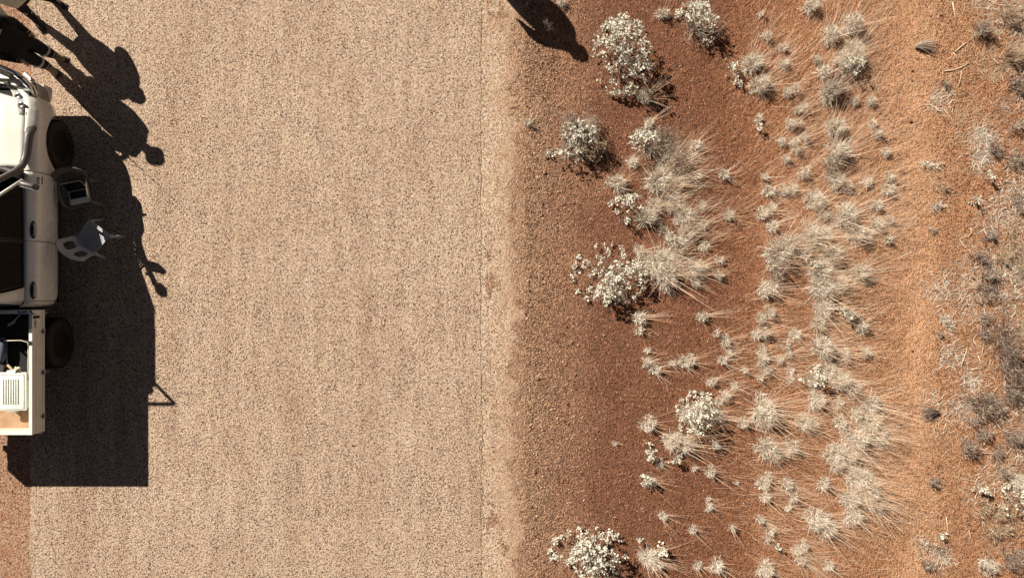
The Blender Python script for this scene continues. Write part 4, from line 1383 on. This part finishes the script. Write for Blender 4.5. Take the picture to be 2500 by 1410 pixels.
MB().tube([(.07, .03, .225), (0.0, -.04, .19), (-.16, -.15, .10), (-.34, -.24, .02)], .006, 6).build('webbing', M['cream'], st, True)
MB().box((-.15, -.145, .115), (.10, .035, .03), rot=(0, rad(30), rad(40)), bev=.006).build('ratchet', M['zinc'], st)
MB().box((.02, .02, .222), (.02, .09, .012)).build('hook', M['blue'], st)
MB().box((.09, .022, .222), (.085, .03, .008), rot=(0, 0, rad(8)), bev=.003).build('strap_end', M['blue'], st)
# soft load in the dark front corner of the tray
cv = empty('folded_tarpaulin', world(.45, -.55, .935))
tag(cv, 'black folded tarpaulin in the front corner of the tray', 'tarpaulin')
MB().box((.15, 0, .05), (.66, .34, .10), bev=.03).build('fold', M['tarp'], cv, True, angle=50)
MB().box((.12, -.02, .115), (.56, .26, .04), rot=(0, 0, rad(4)), bev=.015).build('fold', M['tarp'], cv, True, angle=50)
# bag on the front seat
b = bmesh.new(); bmesh.ops.create_icosphere(b, subdivisions=4, radius=.15)
for v in b.verts:
    v.co = Vector((v.co.x, v.co.y, v.co.z * .8)) * (1 + .10 * math.sin(v.co.x * 60 + v.co.y * 30) + .08 * math.cos(v.co.y * 70 - v.co.z * 50))
me = bpy.data.meshes.new('seat_bag'); b.to_mesh(me); b.free()
o = link('seat_bag', me, M['tarp'], None, True, loc=world(.48, .93, .95))
tag(o, 'crumpled dark bag on the front seat, seen through the side window', 'bag')

# ==================================================================== plastic chairs
def chair(px, py, face, mat, label, arms):
    p = at(px, py, 0.43)
    root = empty('plastic_chair', (p.x, p.y, 0), face)     # faces local +x
    tag(root, label, 'chair')
    D, W = 0.40, 0.42
    N = 29
    m = MB()
    V = [[m.bm.verts.new(((i / (N - 1) - .5) * D, (j / (N - 1) - .5) * (W * (0.88 + .12 * i / (N - 1))), 0.43 + .018 * ((i / (N - 1) - .35) * 2) ** 2 * 0.6 - .022 * (1 - (2 * j / (N - 1) - 1) ** 2) - (0.03 * max(0, i / (N - 1) - .85) / .15)))
          for j in range(N)] for i in range(N)]
    for i in range(N - 1):
        for j in range(N - 1):
            if 2 <= i < N - 3 and 2 <= j < N - 3 and i % 2 == 0 and j % 2 == 0: continue
            m.bm.faces.new((V[i][j], V[i][j + 1], V[i + 1][j + 1], V[i + 1][j]))
    m.build('seat', mat, root, True, solid=0.006)
    # curved back with openings
    m = MB(); A, B = 44, 26
    holes = ((-.40, .50, .26, .24), (.40, .50, .26, .24)) if not arms else ((-.0, .52, .46, .2),)
    def bp(u, v):
        ang = u * (1.02 + .18 * v)
        rr = 0.235 + .03 * v
        top = (0.33 if arms else 0.40) * (1 - 0.28 * abs(u) ** 3)
        z = 0.425 + v * top
        x = -D / 2 + .06 - math.cos(ang) * rr * .55 + .05 - 0.15 * v ** 1.2 * 1.0 + .04
        y = math.sin(ang) * rr * 1.02
        return (x, y, z)
    V = [[m.bm.verts.new(bp(i / A * 2 - 1, j / B)) for j in range(B + 1)] for i in range(A + 1)]
    for i in range(A):
        for j in range(B):
            u, v = (i + .5) / A * 2 - 1, (j + .5) / B
            if any(((u - a) / c) ** 4 + ((v - b_) / d) ** 4 < 1 for a, b_, c, d in holes): continue
            if not arms and v > .93 - .0 * u: pass
            m.bm.faces.new((V[i][j], V[i][j + 1], V[i + 1][j + 1], V[i + 1][j]))
    bk_ = m.build('backrest', mat, root, True, solid=0.007)
    MB().tube([bp(u, 1.0) for u in np.linspace(-1, 1, 15)], .011, 8).build('back_rim', mat, bk_, True)
    for sx_, sy_ in ((1, 1), (1, -1), (-1, 1), (-1, -1)):
        x0, y0 = sx_ * D / 2 - (.02 if sx_ > 0 else -.02), sy_ * W / 2 * (.93 if sx_ > 0 else .84)
        x1, y1 = x0 + sx_ * .055, y0 + sy_ * .03
        m = MB(); w = .032
        P = []
        for t in np.linspace(0, 1, 5):
            x, y, z = x0 + (x1 - x0) * t, y0 + (y1 - y0) * t, .425 * (1 - t)
            ww = w * (1.15 - .45 * t)
            P.append([(x - sx_ * ww, y + sy_ * .004, z), (x + sx_ * .012, y + sy_ * .014, z), (x + sx_ * .006, y - sy_ * ww, z)])
        m.grid(P)
        m.build('leg', mat, root, True, solid=0.006)
    if arms:
        for s in (1, -1):
            MB().tube([(-.20, s * .205, .60), (-.10, s * .215, .60), (.06, s * .215, .59), (.15, s * .21, .56), (.18, s * .205, .50), (.185, s * .20, .43)],
                      [.016, .022, .024, .02, .016, .016], 8).build('armrest', mat, root, True)
    return root


chair(224, 580, rad(52), M['chairblue'], 'blue-grey plastic chair with lattice seat, empty, beside the rear door', False)
c1 = chair(194, 472, rad(-80), M['chairdark'], 'dark plastic chair with arms by the front wheel, holding a laptop', True)

# laptop on the upper chair
p = at(193, 480, .47)
lp = empty('laptop', (p.x, p.y, .452), rad(11))
tag(lp, 'open silver laptop with black keys on the seat of the dark chair', 'laptop')
MB().box((0, 0, .008), (.305, .212, .014), bev=.005).build('base', M['alu'], lp)
kb = MB()
for r_ in range(6):
    ncol = 14 if r_ < 5 else 10
    xs_ = np.linspace(-.13, .13, ncol) if r_ < 5 else None
    for c_ in range(14):
        if r_ == 5 and 4 <= c_ <= 8:
            if c_ == 6: kb.box((0, .083 - r_ * .0185, .0165), (.096, .0155, .003))
            continue
        kb.box((-.13 + c_ * .02, .083 - r_ * .0185, .0165), (.0168, .0155, .003))
MB().box((0, .037, .0152), (.276, .114, .0012)).build('key_well', M['keys'], lp)
k_ = kb.build('keys', M['keys'], lp); k_['kind'] = 'stuff'
MB().box((0, -.062, .0153), (.11, .07, .0008)).build('trackpad', M['alu'], lp)
scr = MB().box((0, .100, .0), (.305, .205, .006), bev=.002).build('screen', M['alu'], lp, loc=(0, .104, .018))
scr.rotation_euler = (rad(62), 0, 0)
MB().box((0, .100, .0042), (.293, .19, .0016)).build('display', M['screen'], scr)
MB().tube([(-.12, .106, .014), (.12, .106, .014)], .006, 8).build('hinge', M['keys'], lp)


# ==================================================================== people
def skin_body(bones, joints, rads, name, mats, matof, parent, sub=2):
    """one continuous surface grown round a skeleton"""
    names = list(joints)
    me = bpy.data.meshes.new(name + '_frame')
    me.from_pydata([joints[n_] for n_ in names], [(names.index(a_), names.index(b_)) for a_, b_ in bones], [])
    o = bpy.data.objects.new(name + '_frame', me); C.objects.link(o)
    sk = o.modifiers.new('skin', 'SKIN')
    for i, n_ in enumerate(names):
        r_ = rads[n_]
        me.skin_vertices[0].data[i].radius = r_ if hasattr(r_, '__len__') else (r_, r_)
        me.skin_vertices[0].data[i].use_root = (n_ == 'pelvis')
    sk.use_smooth_shade = True
    ss = o.modifiers.new('sub', 'SUBSURF'); ss.levels = sub; ss.render_levels = sub
    dg = bpy.context.evaluated_depsgraph_get()
    out = bpy.data.meshes.new_from_object(o.evaluated_get(dg))
    bpy.data.objects.remove(o)
    for m_ in mats: out.materials.append(m_)
    J = {k_: Vector(v_) for k_, v_ in joints.items()}
    idx = []
    for f in out.polygons:
        c_ = Vector(f.center); best = None
        for a_, b_ in bones:
            A_, B_ = J[a_], J[b_]; d_ = B_ - A_
            t = max(0, min(1, (c_ - A_).dot(d_) / max(1e-9, d_.length_squared)))
            ra, rb_ = (rads[n_] if not hasattr(rads[n_], '__len__') else max(rads[n_]) for n_ in (a_, b_))
            q = (c_ - A_ - d_ * t).length - (ra + (rb_ - ra) * t)
            q = abs(q)
            if best is None or q < best[0]: best = (q, a_, b_, t)
        idx.append(matof(best[1], best[2], best[3]))
    out.polygons.foreach_set('material_index', idx)
    out.shade_smooth(); out.update()
    me_o = bpy.data.objects.new(name, out); C.objects.link(me_o); me_o.parent = parent
    return me_o


def person(loc, rz, pose, label, top, coat=1.0, leg=1.0, brim=.17, hem=0, hat=True, boot='boot', bands=False, short_sleeve=False):
    root = empty('person', loc, rz)
    tag(root, label, 'person')
    J = dict(pose)
    bones = [('pelvis', 'belly'), ('belly', 'chest'), ('chest', 'neck'), ('neck', 'head0'), ('head0', 'head1')]
    rads = dict(pelvis=(.15 * coat, .12 * coat), belly=(.145 * coat, .115 * coat), chest=(.17 * coat, .125 * coat), neck=(.055, .055), head0=(.075, .085), head1=(.085, .095))
    if hem:
        J['hem'] = (J['pelvis'][0], 0, hem); bones.append(('pelvis', 'hem'))
        rads.update(hem=(.20, .24))
    for s in 'lr':
        bones += [('pelvis', 'hip' + s), ('hip' + s, 'knee' + s), ('knee' + s, 'ankle' + s), ('ankle' + s, 'toe' + s),
                  ('chest', 'sh' + s), ('sh' + s, 'elb' + s), ('elb' + s, 'wri' + s), ('wri' + s, 'palm' + s)]
        rads.update({'hip' + s: .098 * leg, 'knee' + s: .070 * leg, 'ankle' + s: .052 * leg, 'toe' + s: (.048, .034), 'sh' + s: .072 * coat, 'elb' + s: .05 * coat, 'wri' + s: .032, 'palm' + s: (.038, .02)})
        if hem: rads.update({'sh' + s: .13, 'neck': (.15, .15), 'head0': (.13, .14), 'head1': (.10, .11)})
        w, pl = Vector(J['wri' + s]), Vector(J['palm' + s])
        d_ = (pl - w).normalized(); a_ = d_.cross(Vector((0, 1, .2))).normalized(); n_ = d_.cross(a_)
        for i, (o_, L_) in enumerate(((-.03, .072), (-.01, .082), (.01, .078), (.03, .062))):
            b0 = pl + a_ * o_ + d_ * .012; b1 = b0 + d_ * L_ * .5 + n_ * .010; b2 = b1 + d_ * L_ * .42 + n_ * .024
            J['f%d0%s' % (i, s)] = tuple(b0); J['f%d1%s' % (i, s)] = tuple(b1); J['f%d2%s' % (i, s)] = tuple(b2)
            bones += [('palm' + s, 'f%d0%s' % (i, s)), ('f%d0%s' % (i, s), 'f%d1%s' % (i, s)), ('f%d1%s' % (i, s), 'f%d2%s' % (i, s))]
            rads.update({'f%d0%s' % (i, s): .0105, 'f%d1%s' % (i, s): .0095, 'f%d2%s' % (i, s): .008})
        t0 = w + d_ * .02 - a_ * .035; t1 = t0 + d_ * .035 - a_ * .02 + n_ * .012
        J['t0' + s] = tuple(t0); J['t1' + s] = tuple(t1)
        bones += [('wri' + s, 't0' + s), ('t0' + s, 't1' + s)]; rads.update({'t0' + s: .013, 't1' + s: .010})
    def matof(a_, b_, t):
        k_ = a_ + b_
        if 'head' in k_: return 1
        if k_.startswith('neck') or k_ == 'chestneck': return 1 if t > .75 or k_.startswith('neck') else 2
        if k_[0] in 'ft' and k_[1].isdigit() or 'palm' in k_ or 't0' in k_: return 1
        if k_.startswith('elb') or k_.startswith('sh'): return 1 if (short_sleeve and k_.startswith('elb')) else 2
        if 'hip' in k_ or 'knee' in k_ : return 0
        if 'ankle' in k_: return 3
        if k_ == 'pelvishem': return 2
        if k_ == 'pelvisbelly': return 2 if t > .25 else 0
        return 2
    body = skin_body(bones, J, rads, 'body', [M['cloth_black'], M['skin'], M[top], M[boot]], matof, root)
    # face
    H = Vector(J['head1']); N0 = Vector(J['head0'])
    f_ = Vector((1, 0, -.15)).normalized()
    for s in (-1, 1):
        MB().lathe([(-.012, .002), (-.008, .009), (0, .012), (.008, .009), (.012, .002)], 'x', tuple(H + Vector((.082, s * .032, -.01))), 10).build('eye', M['eye'], root, True)
        MB().box(tuple(H + Vector((0, s * .088, -.02))), (.035, .016, .055), bev=.008).build('ear', M['skin'], root, True)
    MB().tube([H + Vector((.085, 0, .0)), H + Vector((.112, 0, -.042)), H + Vector((.088, 0, -.05))], [.009, .015, .012], 8).build('nose', M['skin'], root, True)
    MB().box(tuple(H + Vector((.086, 0, -.078))), (.012, .05, .012), bev=.005).build('mouth', M['skin'], root, True)
    if hat:
        m_ = MB(); m_.lathe([(.03, .105), (.035, brim), (.043, brim), (.05, .102), (.12, .09), (.14, .05)], 'z', tuple(H), 28)
        m_.build('hat', M['cloth_black'], root, True)
    else:
        m_ = MB(); m_.lathe([(-.06, .088), (.0, .104), (.05, .103), (.09, .078), (.112, .03)], 'z', tuple(H + Vector((-.014, 0, .012))), 24)
        m_.build('hair', M['hair'], root, True)
    for s in 'lr':
        a_ = Vector(J['ankle' + s]); t_ = Vector(J['toe' + s])
        m_ = MB(); d_ = (t_ - a_); d_.z = 0; d_.normalize()
        P = [a_ + Vector((0, 0, .07)), a_ + Vector((0, 0, -.01)) + d_ * .0, a_ + d_ * .06 + Vector((0, 0, -.03)), Vector((t_.x, t_.y, .045)) + d_ * .02, Vector((t_.x, t_.y, .04)) + d_ * .06]
        m_.tube(P, [.052, .056, .054, .05, .03], 12); m_.build('boot', M[boot], root, True)
        MB().box(tuple(Vector((a_.x, a_.y, .012)) + d_ * .09), (.29, .095, .024), rot=(0, 0, math.atan2(d_.y, d_.x)), bev=.011).build('boot_sole', M['boot_dark'], root, True)
        if bands:
            k_ = Vector(J['knee' + s]); c_ = k_.lerp(a_, .30)
            q = MB().lathe([(-.022, .104), (.022, .102)], 'z', (0, 0, 0), 20).build('reflective_band', M['tape'], root, True, loc=c_)
            q.rotation_euler = (k_ - a_).to_track_quat('Z', 'Y').to_euler()
    return root


# standing figure beside the bull bar: casts the long shadow across the truck's front
stand = dict(pelvis=(0, 0, .96), belly=(.01, 0, 1.12), chest=(.02, 0, 1.34), neck=(.02, 0, 1.50), head0=(.03, 0, 1.58), head1=(.045, 0, 1.68),
             hipl=(0, .10, .88), kneel=(.03, .10, .49), anklel=(-.01, .10, .09), toel=(.12, .12, .045),
             hipr=(0, -.10, .88), kneer=(.04, -.10, .49), ankler=(.0, -.10, .09), toer=(.13, -.13, .045),
             shl=(.01, .19, 1.43), elbl=(-.02, .25, 1.17), wril=(.08, .24, .95), palml=(.11, .235, .89),
             shr=(.01, -.19, 1.43), elbr=(.06, -.25, 1.17), wrir=(.26, -.20, 1.08), palmr=(.32, -.18, 1.06))
p = at(128, 150)
person((p.x, p.y, 0), rad(-30), stand, 'person in black work clothes with reflective leg bands and tan boots, beside the bull bar', 'cloth_black', 1.62, 1.5, .15, hat=True, bands=True)

# shorter figure in a bulky jacket and broad hat at the top left corner
k_ = 0.90
wide = {n_: (v[0] * k_, v[1] * k_, v[2] * k_) for n_, v in stand.items()}
wide.update(anklel=(-.01, .20, .08), toel=(.11, .23, .045), ankler=(.0, -.20, .08), toer=(.12, -.24, .045), kneel=(.02, .15, .41), kneer=(.03, -.15, .41),
            elbl=(.02, .34, 1.02), wril=(.20, .30, .90), palml=(.26, .29, .86), elbr=(.04, -.34, 1.02), wrir=(.20, -.36, .78), palmr=(.24, -.36, .70),
            shl=(.01, .21, 1.34), shr=(.01, -.21, 1.34), neck=(.02, 0, 1.38), head0=(.03, 0, 1.43), head1=(.04, 0, 1.48))
p = at(112, 26)
person((p.x, p.y, 0), rad(-42), wide, 'person in long pale coat and black trousers at the top left corner', 'cloth_white', 1.9, 1.1, .13, .52, hat=True, boot='boot_dark')

# standing figure just past the top edge whose shadow falls on the verge
st3 = dict(stand); st3.update(elbr=(.05, -.30, 1.20), wrir=(.10, -.30, .98), palmr=(.13, -.29, .92))
person((-0.62, 5.33, 0), rad(-40), st3, 'person standing past the top edge, whose long shadow lies on the verge', 'cloth_black', 1.6, 1.2, .13, .5, hat=True, boot='boot_dark')
